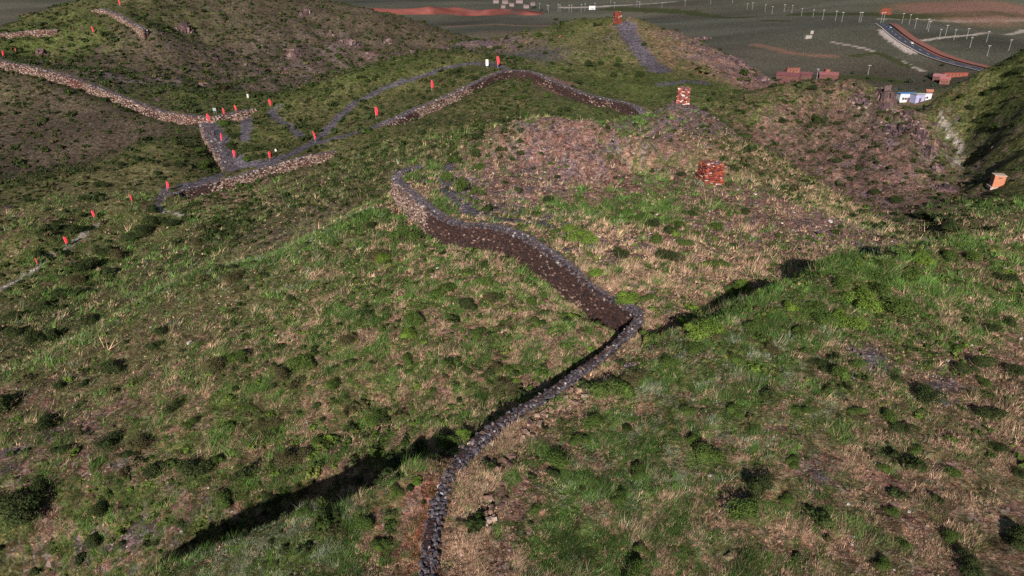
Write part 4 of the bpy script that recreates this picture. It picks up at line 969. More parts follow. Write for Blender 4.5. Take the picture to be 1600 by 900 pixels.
M_ROOF = mat_col('red_roof', 0.9, 0.1, 1.2, 0.25); M_WALL = mat_col('house_wall', 0.9, 0.1, 1.0, 0.2)
def house(px, py, wpx, L_over_W, h, rz, wall, roof, label, gable=True, windows=3, near=330, roofname='roof'):
    p = hit(px, py, near); m = np.linalg.norm(p - np.array([0, 0, CAMZ])) / F
    Lh = wpx * m / 2; W = Lh / L_over_W
    t = empty('village_house', (p[0], p[1], p[2] - .6), rz); h += .6
    mb = MB(); mb.box(-Lh, Lh, -W, W, 0, h, wall)
    rz_ = W * .62
    if gable: mb.add([(-Lh, -W, h), (-Lh, W, h), (-Lh, 0, h + rz_ * .95), (Lh, -W, h), (Lh, W, h), (Lh, 0, h + rz_ * .95)], t=[(0, 2, 1), (3, 4, 5)], col=wall)
    mb.obj('wall', M_WALL, t)
    mb = MB(); e = .35
    if gable:
        for s_ in (-1, 1):
            a = [(-Lh - e, s_ * (W + e), h - .12), (Lh + e, s_ * (W + e), h - .12), (Lh + e, 0, h + rz_), (-Lh - e, 0, h + rz_)]
            b_ = [(x, y, z + .16) for x, y, z in a]
            mb.add(a + b_, q=[(0, 1, 2, 3), (7, 6, 5, 4), (0, 4, 5, 1), (1, 5, 6, 2), (2, 6, 7, 3), (3, 7, 4, 0)], col=roof)
    else: mb.box(-Lh - .2, Lh + .2, -W - .2, W + .2, h + .003, h + .3, roof)
    rf = mb.obj('roof', M_ROOF, t)
    if windows:
        mb = MB(); mb.box(Lh * .3, Lh * .38, -.4, .4, h + rz_ * .55, h + rz_ + .9, wall); mb.obj('chimney', M_WALL, rf) if gable else None
        for k in range(windows):
            x = -Lh * .75 + 1.5 * Lh * (k + .5) / windows
            mb = MB(); mb.box(x - .55, x + .55, -W - .04, -W, 1.5, 2.6, (.04, .045, .05)); mb.obj('window', M_DARK, t)
        mb = MB(); mb.box(-.5, .5, -W - .05, -W, .5, 2.5, (.10, .05, .035)); mb.obj('door', M_DARK, t)
    return tag(t, label, 'house', 'houses of the far village')
OR = (.20, .08, .058); RW = (.13, .055, .048); RR_ = (.12, .048, .054)
house(1238, 113, 18, 3.2, 3.0, R(6), OR, (.18, .07, .055), 'long orange house standing above the other far village roofs', False)
house(1231, 126, 30, 2.6, 3.2, R(-32), RW, RR_, 'largest red roofed house of the far village, long ridge towards the viewer')
house(1258, 124, 16, 1.6, 3.0, R(-30), RW, RR_, 'red roofed house right of the largest house in the far village')
house(1293, 123, 24, 2.4, 3.0, R(-12), RW, (.18, .07, .075), 'low red roofed house just behind the rocky hill crest')
house(1291, 118, 6, 1.2, 4.2, R(0), (.22, .085, .065), (.2, .08, .06), 'small square red brick tower house behind the crest', False, 1)
house(1207, 136, 12, 2.0, 2.6, R(8), OR, (.36, .15, .11), 'low orange shed beside dark trees at the left of the village', False, 1)
house(1224, 135, 11, 2.0, 2.6, R(-16), OR, RR_, 'small orange house in front of the largest village house', True, 1)
house(1467, 126, 14, 1.6, 3.0, R(-38), RW, (.24, .11, .12), 'purple roofed house beside the dark round tree on the right')
house(1475, 131, 11, 1.4, 3.2, R(-30), OR, (.26, .10, .10), 'orange gabled house in front of the purple roofed one')
house(1491, 120, 32, 7, 2.6, R(5), (.24, .07, .045), (.2, .06, .045), 'very long low orange building by the road', False, 5)
house(1450, 152, 7, 1.2, 3.0, R(-20), OR, (.34, .14, .10), 'tiny brick house at the right end of the white compound', True, 0)
house(1415, 158, 23, 2.5, 3.8, R(3), (.5, .5, .53), (.08, .20, .42), 'white building with blue roof edge behind the rock pillar', False, 5)
house(1432, 159, 14, 1.4, 3.6, R(14), (.30, .30, .46), (.22, .22, .25), 'grey blue shed joined to the white building', False, 1)
house(1442, 157, 18, 4.0, 3.0, R(6), (.66, .65, .66), (.5, .5, .5), 'long low white building right of the grey blue shed', False, 2)
house(925, 15, 9, 3, 5, R(0), (.5, .5, .52), (.4, .4, .4), 'distant white building on the plain behind the farthest tower', False, 2, 600)
house(1262, 60, 9, 2, 2.5, R(10), (.26, .235, .21), (.22, .2, .185), 'pale ruined building alone in the middle of the plain', False, 0, 450)
house(1268, 53, 4, 2, 2.5, R(10), (.3, .27, .25), (.26, .24, .22), 'tiny pale ruin behind the larger ruin on the plain', False, 0, 450)
for i, (px, py, w_) in enumerate(((790,6,9),(800,10,7),(812,5,10),(775,5,8),(822,13,8),(786,13,6),(832,9,7))):
    house(px, py, w_, 2.2, 4, R(10 * i - 30), (.19, .15, .15), (.15, .10, .10), 'hazy pinkish house in the distant hamlet behind the red earth bank', True, 0, 500)

# the bank of red earth far out on the plain
L = np.array([hit(*q, 600) for q in ((505,16),(540,17),(580,17.5),(620,18),(660,18.5),(700,19),(740,20),(780,20),(815,20.5),(850,20.5))])
cL = catmull(L, 9.0); dL = np.gradient(cL[:, :2], axis=0); dL /= np.linalg.norm(dL, axis=1)[:, None]; nL = np.stack([-dL[:, 1], dL[:, 0]], 1)
sL = np.linspace(0, 1, len(cL)); ht = np.interp(sL, (0, .1, .25, .4, .55, .7, .8, .9, 1), (.5, 2, 4, 4.5, 6, 5.5, 5, 4, 1))
acr = np.linspace(-1, 1, 17); V = []
for a_ in acr:
    hw_ = 22 + ht * 1.1 + 9 * fbm(cL[:, 0], cL[:, 1], 40, 2, 505); xy = cL[:, :2] + nL * (a_ * hw_)[:, None]
    nz = 1 + .5 * fbm(xy[:, 0], xy[:, 1], 30, 3, 500)
    V.append(np.column_stack([xy, ground(xy[:, 0], xy[:, 1]) - 1.0 + (ht * nz) * (1 - abs(a_) ** 1.6) + 1.0 * (1 - abs(a_))]))
V = np.stack(V, 1); n = len(cL); m_ = len(acr)
q = [(i * m_ + k, i * m_ + k + 1, (i + 1) * m_ + k + 1, (i + 1) * m_ + k) for i in range(n - 1) for k in range(m_ - 1)]
fl_ = V.reshape(-1, 3); cc = np.array((.14, .046, .038)) * (1 + .75 * fbm(fl_[:, 0], fl_[:, 1], 24, 3, 510))[:, None]
cc = cc * (1 - .55 * smooth(.2, .8, fbm(fl_[:, 0], fl_[:, 1], 60, 3, 520)))[:, None] + np.array((.06, .05, .05)) * smooth(.2, .8, fbm(fl_[:, 0], fl_[:, 1], 60, 3, 520))[:, None]
tag(obj('earth_bank', mesh_data('earth_bank', fl_, np.array(q)[:, ::-1], M_CONC, cc)), 'long bank of bare red earth far out on the plain at the top', 'earth bank')

# power poles
M_POLE = mat_col('pale_pole', 0.8, 0.2, 2.0, 0.1)
def make_pole():
    t = empty('utility_pole', (0, 0, 0))
    mb = MB(); mb.tube([(0, 0, -.5), (0, 0, 5), (0, 0, 10)], [.2, .16, .12], 8, (.25, .245, .26)); mb.obj('post', M_POLE, t)
    mb = MB(); mb.box(-1.0, 1.0, -.1, .1, 9.2, 9.42, (.5, .5, .5)); mb.obj('crossarm', M_POLE, t)
    mb = MB(); [mb.tube([(x, 0, 9.42), (x, 0, 9.75)], [.09, .06], 6, (.55, .5, .48)) for x in (-.85, 0, .85)]; mb.obj('insulators', M_POLE, t)
    return t
POLES = [(1206,22),(1225,19),(1237,20),(1252,25),(1270,27),(1285,31),(1305,33),(1315,35),(1342,35),(1345,35),(1376,36),(1380,35),(1409,37),(1420,39),(1429,45),(1448,46),(1450,50),(1467,62),(1477,56),(1490,63),(1510,61),(1515,75),(1541,66),(1542,88),(1576,79),
         (855,19),(857,20),(872,18),(875,19),(889,19),(893,19),(908,18),(914,17),(929,16),(960,13),(995,11),(999,12),(1034,13),(1070,10),(1110,7),(1144,5),(1167,15),(1175,16),(1195,19),(954,5),(843,14),(1276,123),(1356,117)]
pp = None
for i, (px, py) in enumerate(POLES):
    p = hit(px, py, 380)
    t = make_pole() if pp is None else copy_thing(pp)
    pp = pp or t
    t.location = tuple(p); t.rotation_euler = (0, 0, R(rng.uniform(-25, 25)))
    hp = (13 if py > 30 else 10 if py > 15 else 8); t.scale = (1, 1, min(1.5, max(.7, hp * np.linalg.norm(p - np.array([0, 0, CAMZ])) / F / 10)))
    if px < 1000: lab = 'pale utility pole in the distant row left of and behind the farthest tower'
    elif (px, py) == (1276, 123): lab = 'thin grey utility pole between the red village roofs'
    elif (px, py) == (1356, 117): lab = 'grey utility pole among the dark trees right of the village'
    elif py < 22: lab = 'pale utility pole in the distant row along the top of the plain'
    elif px < 1390: lab = 'white utility pole in the row left of the road on the plain'
    elif py > 70: lab = 'tall white utility pole ' + {1515: 'standing nearest the red spoil bank', 1542: 'lowest and nearest on the plain', 1576: 'rightmost beyond the road'}[px]
    else: lab = 'white utility pole in the field right of the road'
    tag(t, lab, 'utility pole', 'utility poles on the plain')
# ================================================================== PLANTS
M_LEAF = mat_col('shrub_leaf', 0.75, 0.15, 2.5, 0.3)
M_TWIG = mat_col('twig', 0.9, 0.1, 4.0, 0.3)
M_GRASS = mat_col('grass_blade', 0.8, 0.15, 1.2, 0.25)

def leaf_cloud(n, size, lobes, hz, base, seed, up=0.35):
    """leaf sized faces spread through a lobed, uneven dome of radius 1"""
    g = np.random.default_rng(seed)
    lc = np.column_stack([g.normal(0, .34, (lobes, 2)), g.uniform(.2, .65, lobes) * hz]); lr_ = g.uniform(.34, .62, lobes)
    k = g.integers(0, lobes, n)
    v = g.normal(0, 1, (n, 3)); v /= np.linalg.norm(v, axis=1)[:, None]; v[:, 2] = np.abs(v[:, 2]) * 1.1 - .25
    rad = lr_[k] * g.uniform(.45, 1.08, n) ** .6
    p = lc[k] + v * rad[:, None] * np.array((1, 1, hz * 1.05)); p[:, 2] = np.abs(p[:, 2])
    nrm_ = v + g.normal(0, .55, (n, 3)); nrm_[:, 2] += up; nrm_ /= np.linalg.norm(nrm_, axis=1)[:, None]
    t = np.cross(nrm_, g.normal(0, 1, (n, 3))); t /= np.linalg.norm(t, axis=1)[:, None] + 1e-9
    b = np.cross(nrm_, t)
    s = size * g.uniform(.6, 1.35, n)[:, None]
    quad = np.stack([p - t * s, p + b * s * .55, p + t * s, p - b * s * .55], 1)
    hue = g.uniform(0, 1, n)[:, None]; lobe_t = g.uniform(.8, 1.25, lobes)[k][:, None]
    col = np.asarray(base) * (0.7 + .6 * g.random((n, 1))) * lobe_t * (1 + hue * np.array((.35, .12, -.1)))
    return quad.reshape(-1, 3), np.arange(n * 4).reshape(-1, 4), np.repeat(col, 4, axis=0)
DKG = (0.022, 0.035, 0.011); MDG = (0.042, 0.074, 0.016); BRG = (0.078, 0.135, 0.022); TWG = (0.056, 0.056, 0.026)
VAR = {}
for nm, base, cnt in (('dark', DKG, 5), ('mid', MDG, 4), ('bright', BRG, 3), ('twiggy', TWG, 3)):
    VAR[nm] = []
    for i in range(cnt):
        v, q, c = leaf_cloud(2800, .052 if nm != 'twiggy' else .040, 5 + i % 3, .85 + .12 * (i % 3), base, 100 + i * 7 + len(nm))
        VAR[nm].append(mesh_data('foliage', v, q, M_LEAF, c))
STEMS = []
for i in range(2):
    g = np.random.default_rng(50 + i); mb = MB()
    for k in range(12):
        a = g.uniform(0, 6.28); l = g.uniform(.5, .85)
        mb.tube([(0, 0, -.08), (math.cos(a) * .2, math.sin(a) * .2, .25), (math.cos(a) * l * .75, math.sin(a) * l * .75, .35 + .35 * g.random())], [.03, .02, .008], 4, (.12, .085, .06))
    STEMS.append(mb.mesh('stems', M_TWIG))
KIND_WORD = {'dark': 'dark green', 'mid': 'green', 'bright': 'bright green', 'twiggy': 'olive brown twiggy'}
def where(px, py, X, Y):
    """words for the part of the hillside a plant stands in"""
    if py > 640 and px < 640 and not (px > 300 and py > 900 - (px - 260) * 0.5): return 'on the lower left of the big green slope'
    if px < 720 and py > 735 and px > 260: return 'on the near spur left of the wall foot'
    if px > 870 and py > 480 and px < 1180 and py < 660: return 'just behind the bend of the curved wall'
    if px > 1180 and py > 600: return 'on the dry right foreground slope'
    if px > 780 and py > 640: return 'in the grass right of the inner path'
    if px > 1150 and py > 385: return 'near the crest of the right foreground ridge'
    if px > 860 and py > 285 and px < 1300: return 'on the saddle below the nearest beacon tower'
    if px > 640 and py > 185 and px < 1030 and py < 350 and Y < 120 and Y > 76: return 'on the brown knoll behind the wall bend'
    if px > 1170 and py > 120 and px < 1470: return 'on the rocky right hill'
    if px >= 1440 and py > 80: return 'on the dark green far right hill'
    if px > 1000 and py > 150: return 'on the middle tower hill'
    if px > 780 and py > 30: return 'on the far tower hill'
    if px < 300 and py > 280 and py < 500 and Y > 80: return 'along the stair ridge on the left'
    if px < 330 and py > 190: return 'on the left slopes below the long wall'
    if py < 150 and Y > 235: return 'on the far left hill'
    if py < 290: return 'on the trail plateau'
    if Y > 84: return 'on the brownish slope below the pale wall'
    if py > 440: return 'on the big green slope'
    return 'high on the big green slope under the wall'
BUSH = [ # px, py, width in pixels, kind
 (15,625,58,'dark'),(75,655,38,'dark'),(165,574,38,'dark'),(250,520,24,'dark'),(238,540,24,'dark'),(335,565,50,'twiggy'),(372,556,34,'mid'),(305,735,46,'dark'),(225,690,36,'twiggy'),(160,800,40,'dark'),(30,795,62,'dark'),(66,765,40,'dark'),(168,690,36,'dark'),(195,740,28,'twiggy'),(232,742,44,'dark'),(455,716,46,'twiggy'),(340,718,28,'mid'),(270,638,26,'dark'),(356,780,30,'mid'),(150,845,28,'dark'),(92,604,18,'dark'),(130,600,16,'dark'),(366,434,32,'twiggy'),(456,466,15,'dark'),(600,460,26,'mid'),(645,498,40,'mid'),(632,520,34,'bright'),(548,530,38,'twiggy'),(470,568,40,'mid'),(440,585,40,'twiggy'),(640,560,34,'mid'),(692,450,40,'mid'),(722,472,34,'dark'),(760,440,28,'mid'),(765,462,30,'twiggy'),(560,338,22,'dark'),(596,394,42,'twiggy'),(580,352,24,'dark'),(628,370,46,'mid'),(600,402,30,'bright'),(718,364,14,'bright'),(796,576,20,'mid'),(775,572,30,'twiggy'),(750,520,36,'mid'),(830,470,22,'mid'),(860,488,22,'dark'),(840,503,28,'mid'),(897,495,18,'bright'),(700,690,42,'mid'),(728,676,34,'bright'),(470,765,32,'twiggy'),(430,778,30,'dark'),(560,505,24,'mid'),(520,600,26,'mid'),(590,655,30,'mid'),(655,600,24,'bright'),(790,610,40,'twiggy'),(575,820,38,'mid'),(592,850,30,'mid'),(528,802,24,'dark'),(655,750,24,'bright'),(620,765,26,'mid'),(475,800,22,'mid'),(205,708,22,'dark'),(110,700,24,'dark'),(420,660,34,'twiggy'),(385,640,26,'mid'),(300,660,24,'mid'),(500,690,26,'mid'),(545,640,30,'twiggy'),
 (942,343,26,'mid'),(975,332,20,'mid'),(1040,360,32,'dark'),(1060,350,28,'mid'),(910,372,34,'bright'),(890,358,22,'bright'),(868,360,16,'mid'),(922,400,15,'mid'),(968,398,30,'dark'),(935,424,32,'bright'),(982,462,44,'bright'),(1015,464,24,'mid'),(1022,352,30,'dark'),(1025,378,28,'mid'),(1040,398,40,'dark'),(1113,412,20,'mid'),(1130,410,24,'mid'),(1098,414,20,'bright'),(1160,448,30,'bright'),(1145,452,30,'mid'),(1085,364,18,'mid'),(1052,366,18,'bright'),(858,310,24,'dark'),(722,292,40,'mid'),(745,300,26,'mid'),(697,278,26,'mid'),(746,262,22,'mid'),(750,243,18,'dark'),(790,284,16,'dark'),(805,152,14,'dark'),(1070,380,20,'mid'),(1175,405,16,'mid'),(1215,368,14,'mid'),(1120,355,20,'mid'),(1000,340,26,'mid'),(1085,335,16,'dark'),(1165,330,16,'dark'),
 (958,604,72,'mid'),(990,588,36,'twiggy'),(1100,514,42,'bright'),(1118,526,30,'twiggy'),(1062,500,26,'bright'),(1085,545,30,'mid'),(1045,565,34,'mid'),(1310,582,46,'mid'),(1285,570,32,'dark'),(1336,570,26,'mid'),(1396,588,30,'dark'),(1446,618,42,'dark'),(1495,574,30,'dark'),(1525,568,36,'dark'),(1552,516,22,'dark'),(1578,505,24,'dark'),(1388,650,24,'mid'),(1556,645,34,'dark'),(1404,664,36,'dark'),(1184,756,50,'dark'),(1168,800,60,'mid'),(866,715,40,'mid'),(872,742,26,'dark'),(1105,708,48,'mid'),(1000,735,34,'mid'),(968,776,30,'mid'),(1082,690,30,'mid'),(1492,742,20,'mid'),(1515,886,40,'dark'),(1590,828,40,'dark'),(1588,580,22,'dark'),(1484,838,24,'mid'),(985,888,50,'mid'),(1412,850,18,'mid'),(1394,800,18,'mid'),(1325,500,44,'bright'),(1372,450,46,'mid'),(1405,480,44,'mid'),(1345,470,40,'bright'),(1482,398,30,'mid'),(1516,402,28,'mid'),(1572,436,20,'dark'),(1425,430,40,'mid'),(1440,405,30,'bright'),(1290,500,34,'mid'),(1250,520,34,'mid'),(1230,480,30,'bright'),(1180,510,30,'mid'),(1205,545,30,'twiggy'),(1150,560,34,'mid'),(1270,480,36,'mid'),(1310,445,30,'mid'),(1380,415,24,'mid'),(1495,540,18,'mid'),(1540,600,20,'mid'),(1430,700,18,'mid'),(1340,640,22,'mid'),(1255,640,26,'mid'),(1150,640,30,'mid'),(1075,640,30,'mid'),(930,660,34,'mid'),(905,690,30,'mid'),(1560,700,20,'dark'),(1465,780,18,'dark'),(1380,730,18,'mid'),(1290,610,20,'mid'),(835,800,24,'mid'),(1000,860,26,'mid'),(1240,720,24,'mid'),(1230,780,20,'mid'),(1380,880,24,'mid'),(1590,740,18,'dark'),
 (165,395,30,'dark'),(140,415,34,'dark'),(205,370,32,'dark'),(240,345,34,'dark'),(225,360,26,'dark'),(120,440,30,'twiggy'),(95,460,30,'dark'),(60,480,30,'dark'),(235,325,24,'dark'),(185,400,28,'twiggy'),(270,350,22,'dark'),(280,400,18,'dark'),(310,380,20,'twiggy'),(345,418,18,'dark'),(20,520,34,'dark'),(50,530,30,'dark'),(90,520,32,'dark'),(25,495,26,'dark'),(140,500,26,'dark'),(45,315,14,'dark'),(110,360,24,'dark'),(80,355,20,'dark'),(55,395,16,'dark'),(130,310,14,'dark'),(130,335,14,'dark'),(155,290,18,'dark'),(215,250,14,'dark'),(190,258,12,'dark'),(250,272,14,'dark'),(255,277,12,'dark'),(310,235,20,'mid'),(322,258,26,'mid'),(280,258,14,'dark'),(395,232,22,'dark'),(362,215,20,'dark'),(385,250,14,'mid'),(350,195,18,'mid'),(360,228,22,'dark'),(405,245,16,'dark'),
 (662,152,14,'dark'),(642,143,10,'dark'),(578,127,11,'dark'),(532,135,10,'dark'),(712,113,12,'dark'),(740,123,14,'dark'),(700,90,10,'dark'),(765,90,10,'dark'),(775,75,10,'dark'),(862,100,9,'dark'),(920,102,16,'dark'),(965,95,12,'mid'),(965,103,12,'dark'),(938,100,10,'dark'),(1007,70,9,'dark'),(878,108,10,'mid'),(1000,117,14,'dark'),(955,118,14,'dark'),(905,130,12,'dark'),(885,172,14,'dark'),(857,150,14,'mid'),(825,138,10,'mid'),(813,152,18,'mid'),(800,142,10,'mid'),(862,63,9,'dark'),(851,83,9,'dark'),(930,40,10,'dark'),(938,39,8,'dark'),(870,30,9,'dark'),
 (1270,140,14,'dark'),(1227,160,12,'dark'),(1296,145,12,'dark'),(1222,190,14,'dark'),(1278,190,18,'dark'),(1248,192,10,'dark'),(1264,198,8,'dark'),(1297,208,8,'dark'),(1308,193,10,'dark'),(1313,252,18,'dark'),(1323,247,12,'dark'),(1268,238,10,'dark'),(1343,265,10,'dark'),(1369,255,10,'dark'),(1398,315,20,'dark'),(1403,346,12,'dark'),(1440,340,24,'dark'),(1367,300,16,'dark'),(1458,276,10,'dark'),(1375,175,10,'dark'),(1340,165,8,'dark'),(1405,178,9,'dark'),(1408,193,10,'dark'),(1350,215,9,'dark'),(1485,352,22,'dark'),(1446,320,12,'dark'),(1315,355,10,'mid'),(1285,277,10,'mid'),(1258,277,9,'mid'),(1235,305,9,'mid'),(1210,250,10,'mid'),(1155,238,10,'mid'),(1130,230,10,'mid'),(1065,273,16,'dark'),(1022,268,10,'dark'),(870,277,12,'dark'),(833,264,8,'dark'),(885,260,10,'mid'),(860,256,9,'mid'),(961,278,9,'dark'),
 (1515,170,14,'dark'),(1540,150,14,'dark'),(1570,135,16,'dark'),(1590,115,14,'dark'),(1500,150,12,'dark'),(1530,190,12,'dark'),(1560,175,14,'dark'),(1585,195,14,'dark'),(1555,302,14,'dark'),(1585,300,10,'dark'),(1490,180,10,'dark'),(1590,245,14,'dark'),(1540,235,12,'dark')]
used = []
def plant(px, py, w, kind, lift=0.0):
    p = hit(px, py + w * .18); m = np.linalg.norm(p - np.array([0, 0, CAMZ])) / F
    me = VAR[kind][int(rng.integers(len(VAR[kind])))]
    o = obj('shrub', me, None, (p[0], p[1], p[2] - .04), rng.uniform(0, 6.28))
    r = w * m * (.56 if w < 24 else .50); o.scale = (r * rng.uniform(.75, 1.3), r * rng.uniform(.75, 1.2), r * rng.uniform(.75, 1.1))
    if w >= 24:
        s = obj('stems', STEMS[int(rng.integers(2))], o)
    used.append([o, px, py, w, kind, p])
for b_ in BUSH[:296]: plant(*b_)
# labels: kind, place, and a landmark or rank among its like
zones = {}
for rec in used:
    o, px, py, w, kind, p = rec
    zones.setdefault((kind, where(px, py, p[0], p[1])), []).append(rec)
ORD = ['', 'second ', 'third ', 'fourth ', 'fifth ', 'sixth ', 'seventh ', 'eighth ', 'ninth ', 'tenth ', 'eleventh ', 'twelfth ']
for (kind, wh), L in zones.items():
    L.sort(key=lambda r: -r[3] - r[1] * 1e-4)
    n = len(L)
    if n == 1: L[0][0]['label'] = KIND_WORD[kind] + ' shrub, the only such one ' + wh
    else:
        byx = sorted(L, key=lambda r: r[1])
        for i, r in enumerate(byx):
            if i < (n + 1) // 2: lab = ORD[i] + 'leftmost ' if i < 12 else None
            else: lab = ORD[n - 1 - i] + 'rightmost ' if n - 1 - i < 12 else None
            if r is L[0] and L[0][3] > L[1][3] * 1.1: lab = 'largest '
            r[0]['label'] = (lab or 'mid-row ') + KIND_WORD[kind] + ' shrub ' + wh
    for r in L:
        r[0]['category'] = 'shrub'; r[0]['group'] = 'shrubs scattered over the hillsides'

# small trees of the plain
def tree(px, py, hpx, wpx, label, near=380):
    p = hit(px, py, near); m = np.linalg.norm(p - np.array([0, 0, CAMZ])) / F
    h, w = hpx * m, wpx * m / 2
    t = empty('tree', tuple(p))
    mb = MB(); mb.tube([(0, 0, -.4), (0.1, 0, h * .35), (0, .1, h * .7)], [h * .035, h * .025, h * .01], 6, (.09, .07, .05))
    for a in range(4): mb.tube([(0, 0, h * (.25 + .07 * a)), (math.cos(a * 1.7) * w * .5, math.sin(a * 1.7) * w * .5, h * (.5 + .08 * a))], [h * .015, h * .006], 5, (.09, .07, .05))
    mb.obj('trunk', M_TWIG, t)
    v, q, c = leaf_cloud(420, .13, 6, h / max(w, .1) * .62, (0.026, 0.042, 0.028), int(px + py))
    v = v * np.array((w, w, w)) + np.array((0, 0, h * .16))
    obj('crown', mesh_data('crown', v, q, M_LEAF, c), t)
    return tag(t, label, 'tree', 'trees of the far village and plain')
for px, py, hp, wp, lab in ((1214,131,9,13,'dark tree left of the largest red roofed village house'),(1216,137,9,11,'dark tree in front of the orange shed at the left of the village'),(1243,127,5,7,'small dark tree at the corner of the largest village house'),(1334,116,6,7,'small dark tree alone right of the village'),(1358,124,6,9,'dark tree just behind the rocky crest'),(1421,131,9,11,'round dark tree alone above the white building'),(1455,123,10,11,'dark tree casting shadow beside the purple roofed house'),(1473,104,5,7,'small tree at the edge of the road'),(1484,130,6,9,'tree right of the orange gabled house'),(1456,148,10,12,'large dark bushy tree behind the tiny brick house'),(1406,145,5,7,'low tree left of the trees behind the white building'),(1432,145,5,6,'low tree above the grey blue shed'),(1446,128,4,6,'small round tree between the lone tree and the houses'),(1394,128,4,8,'low dark bush tree left of the lone round tree'),
    (531,11,9,7,'tall dark tree standing by the red earth bank'),(503,11,5,9,'dark low trees left of the tall dark tree'),(490,11,4,8,'lowest leftmost dark tree behind the far left hill'),(521,11,4,6,'small dark tree touching the tall dark tree'),(825,10,5,9,'dark tree at the left of the tree row in the distant hamlet'),(835,13,4,10,'middle dark tree of the row in the distant hamlet'),(846,18,5,8,'dark tree sloping down at the right of the distant hamlet'),(855,19,3,9,'low dark bush at the right end of the distant hamlet row'),(776,21,3,5,'tiny dark tree below the distant hamlet')):
    tree(px, py, hp, wp, lab, 380 if py > 30 else 450)

# --- all the smaller shrubs, past counting: one mesh of little leaf clumps
def clump_protos(nq, size, n):
    out = []
    for i in range(n):
        v, q, c = leaf_cloud(nq, size, 4, .8, (1, 1, 1), 300 + i)
        out.append((v, c / c.mean()))
    return out
def scatter(name, n, rmin, rmax, thmax, dens, size, protos, cols, label, zs=(.8, 1.25)):
    th_ = rng.uniform(-thmax, thmax, n); r_ = np.exp(rng.uniform(math.log(rmin), math.log(rmax), n))
    x, y = r_ * np.sin(th_), r_ * np.cos(th_)
    pr = dens(x, y, r_)
    k = rng.random(n) < pr
    x, y, r_ = x[k], y[k], r_[k]
    z = ground(x, y); n = len(x)
    kd = rng.integers(0, len(protos), n)
    sz = size(r_, n)
    col = cols(x, y, n)
    V, Cc = [], []
    for i in range(len(protos)):
        m = np.nonzero(kd == i)[0]
        if not len(m): continue
        v, c = protos[i]
        a = rng.uniform(0, 6.28, len(m)); ca, sa = np.cos(a)[:, None], np.sin(a)[:, None]
        vx = (v[:, 0] * ca - v[:, 1] * sa) * sz[m][:, None] + x[m][:, None]
        vy = (v[:, 0] * sa + v[:, 1] * ca) * sz[m][:, None] + y[m][:, None]
        vz = v[:, 2] * (sz[m] * rng.uniform(*zs, len(m)))[:, None] + z[m][:, None]
        V.append(np.stack([vx, vy, vz], -1).reshape(-1, 3)); Cc.append((c[None] * col[m][:, None, :]).reshape(-1, 3))
    V = np.concatenate(V); nq = len(V) // 4
    o = obj(name, mesh_data(name, V, np.arange(nq * 4).reshape(-1, 4), M_LEAF, np.concatenate(Cc)))
    return tag(o, label, 'shrubs', None, 'stuff'), n
def off_hard(x, y): 
    i = wt_at(x, y)
    return (GW[i][:, 7] + GW[i][:, 8] + GW[i][:, 5] < 0.25) & (wd[i] > 0.7)
def shrub_d(x, y, r):
    i = wt_at(x, y); W = GW[i]
    cl = smooth(-0.2, 0.7, fbm(x, y, np.clip(r / 9, 4, 30), 3, 210))
    d = 0.08 + 0.75 * cl * (W[:, 0] + W[:, 1] * .8 + W[:, 10] * 1.6 + W[:, 11] * .75 + W[:, 3] * .5 + W[:, 4] * .6)
    far_hill = smooth(225, 260, r) * (np.arctan2(x, y) < R(-4)) * 1.0
    d = d * np.where((np.arctan2(x, y) > R(29)) & (r > 130), .45, 1)
    ta = np.arctan2(x, y)
    left_v = smooth(145, 165, r) * (ta < R(-16)) * 0.42 + ((ta > R(15)) & (ta < R(30)) & (r > 125) & (r < 215)) * 0.22
    return np.clip(d + far_hill * 0.8 + left_v, 0, 1) * off_hard(x, y) * (1 - smooth(330, 420, r) * 0.985 * (np.arctan2(x, y) > R(-5)))
def shrub_c(x, y, n):
    b = np.array([np.array(DKG) * 1.15, DKG, np.array(MDG) * .55, TWG])[rng.integers(0, 4, n)] * rng.uniform(.7, 1.3, (n, 1))
    return b
P40 = clump_protos(44, .36, 8); P90 = clump_protos(220, .14, 6)
_, n1 = scatter('undergrowth', 42000, 105, 460, R(46), shrub_d, lambda r, n: np.exp(rng.normal(-.62, .42, n)) * np.clip(r / 230, .75, 1.15), P40, shrub_c, 'small dark shrubs speckling the far hillsides')
P60 = clump_protos(90, .22, 8)
def tus_d(x, y, r):
    i = wt_at(x, y); W = GW[i]
    cl = smooth(-.3, .6, fbm(x, y, 5, 3, 230))
    return np.clip((W[:, 0] * 1.1 + W[:, 2] * .25 + W[:, 3] * .12) * (.25 + cl), 0, 1) * off_hard(x, y) * .8
def tus_c(x, y, n): return np.array([BRG, MDG, MDG, (.10, .125, .035)])[rng.integers(0, 4, n)] * rng.uniform(.75, 1.25, (n, 1))
scatter('tussocks', 13000, 40, 118, R(44), tus_d, lambda r, n: np.exp(rng.normal(-1.55, .42, n)), P60, tus_c, 'green tussocks and herbs on the middle slopes')
_, n2 = scatter('undergrowth', 13000, 26, 125, R(46), lambda x, y, r: shrub_d(x, y, r) * .36 * np.where((np.arctan2(x, y) > R(8)) & (r < 58), .35, 1), lambda r, n: np.exp(rng.normal(-1.1, .42, n)), P90, shrub_c, 'small shrubs and herbs scattered over the nearer slopes')

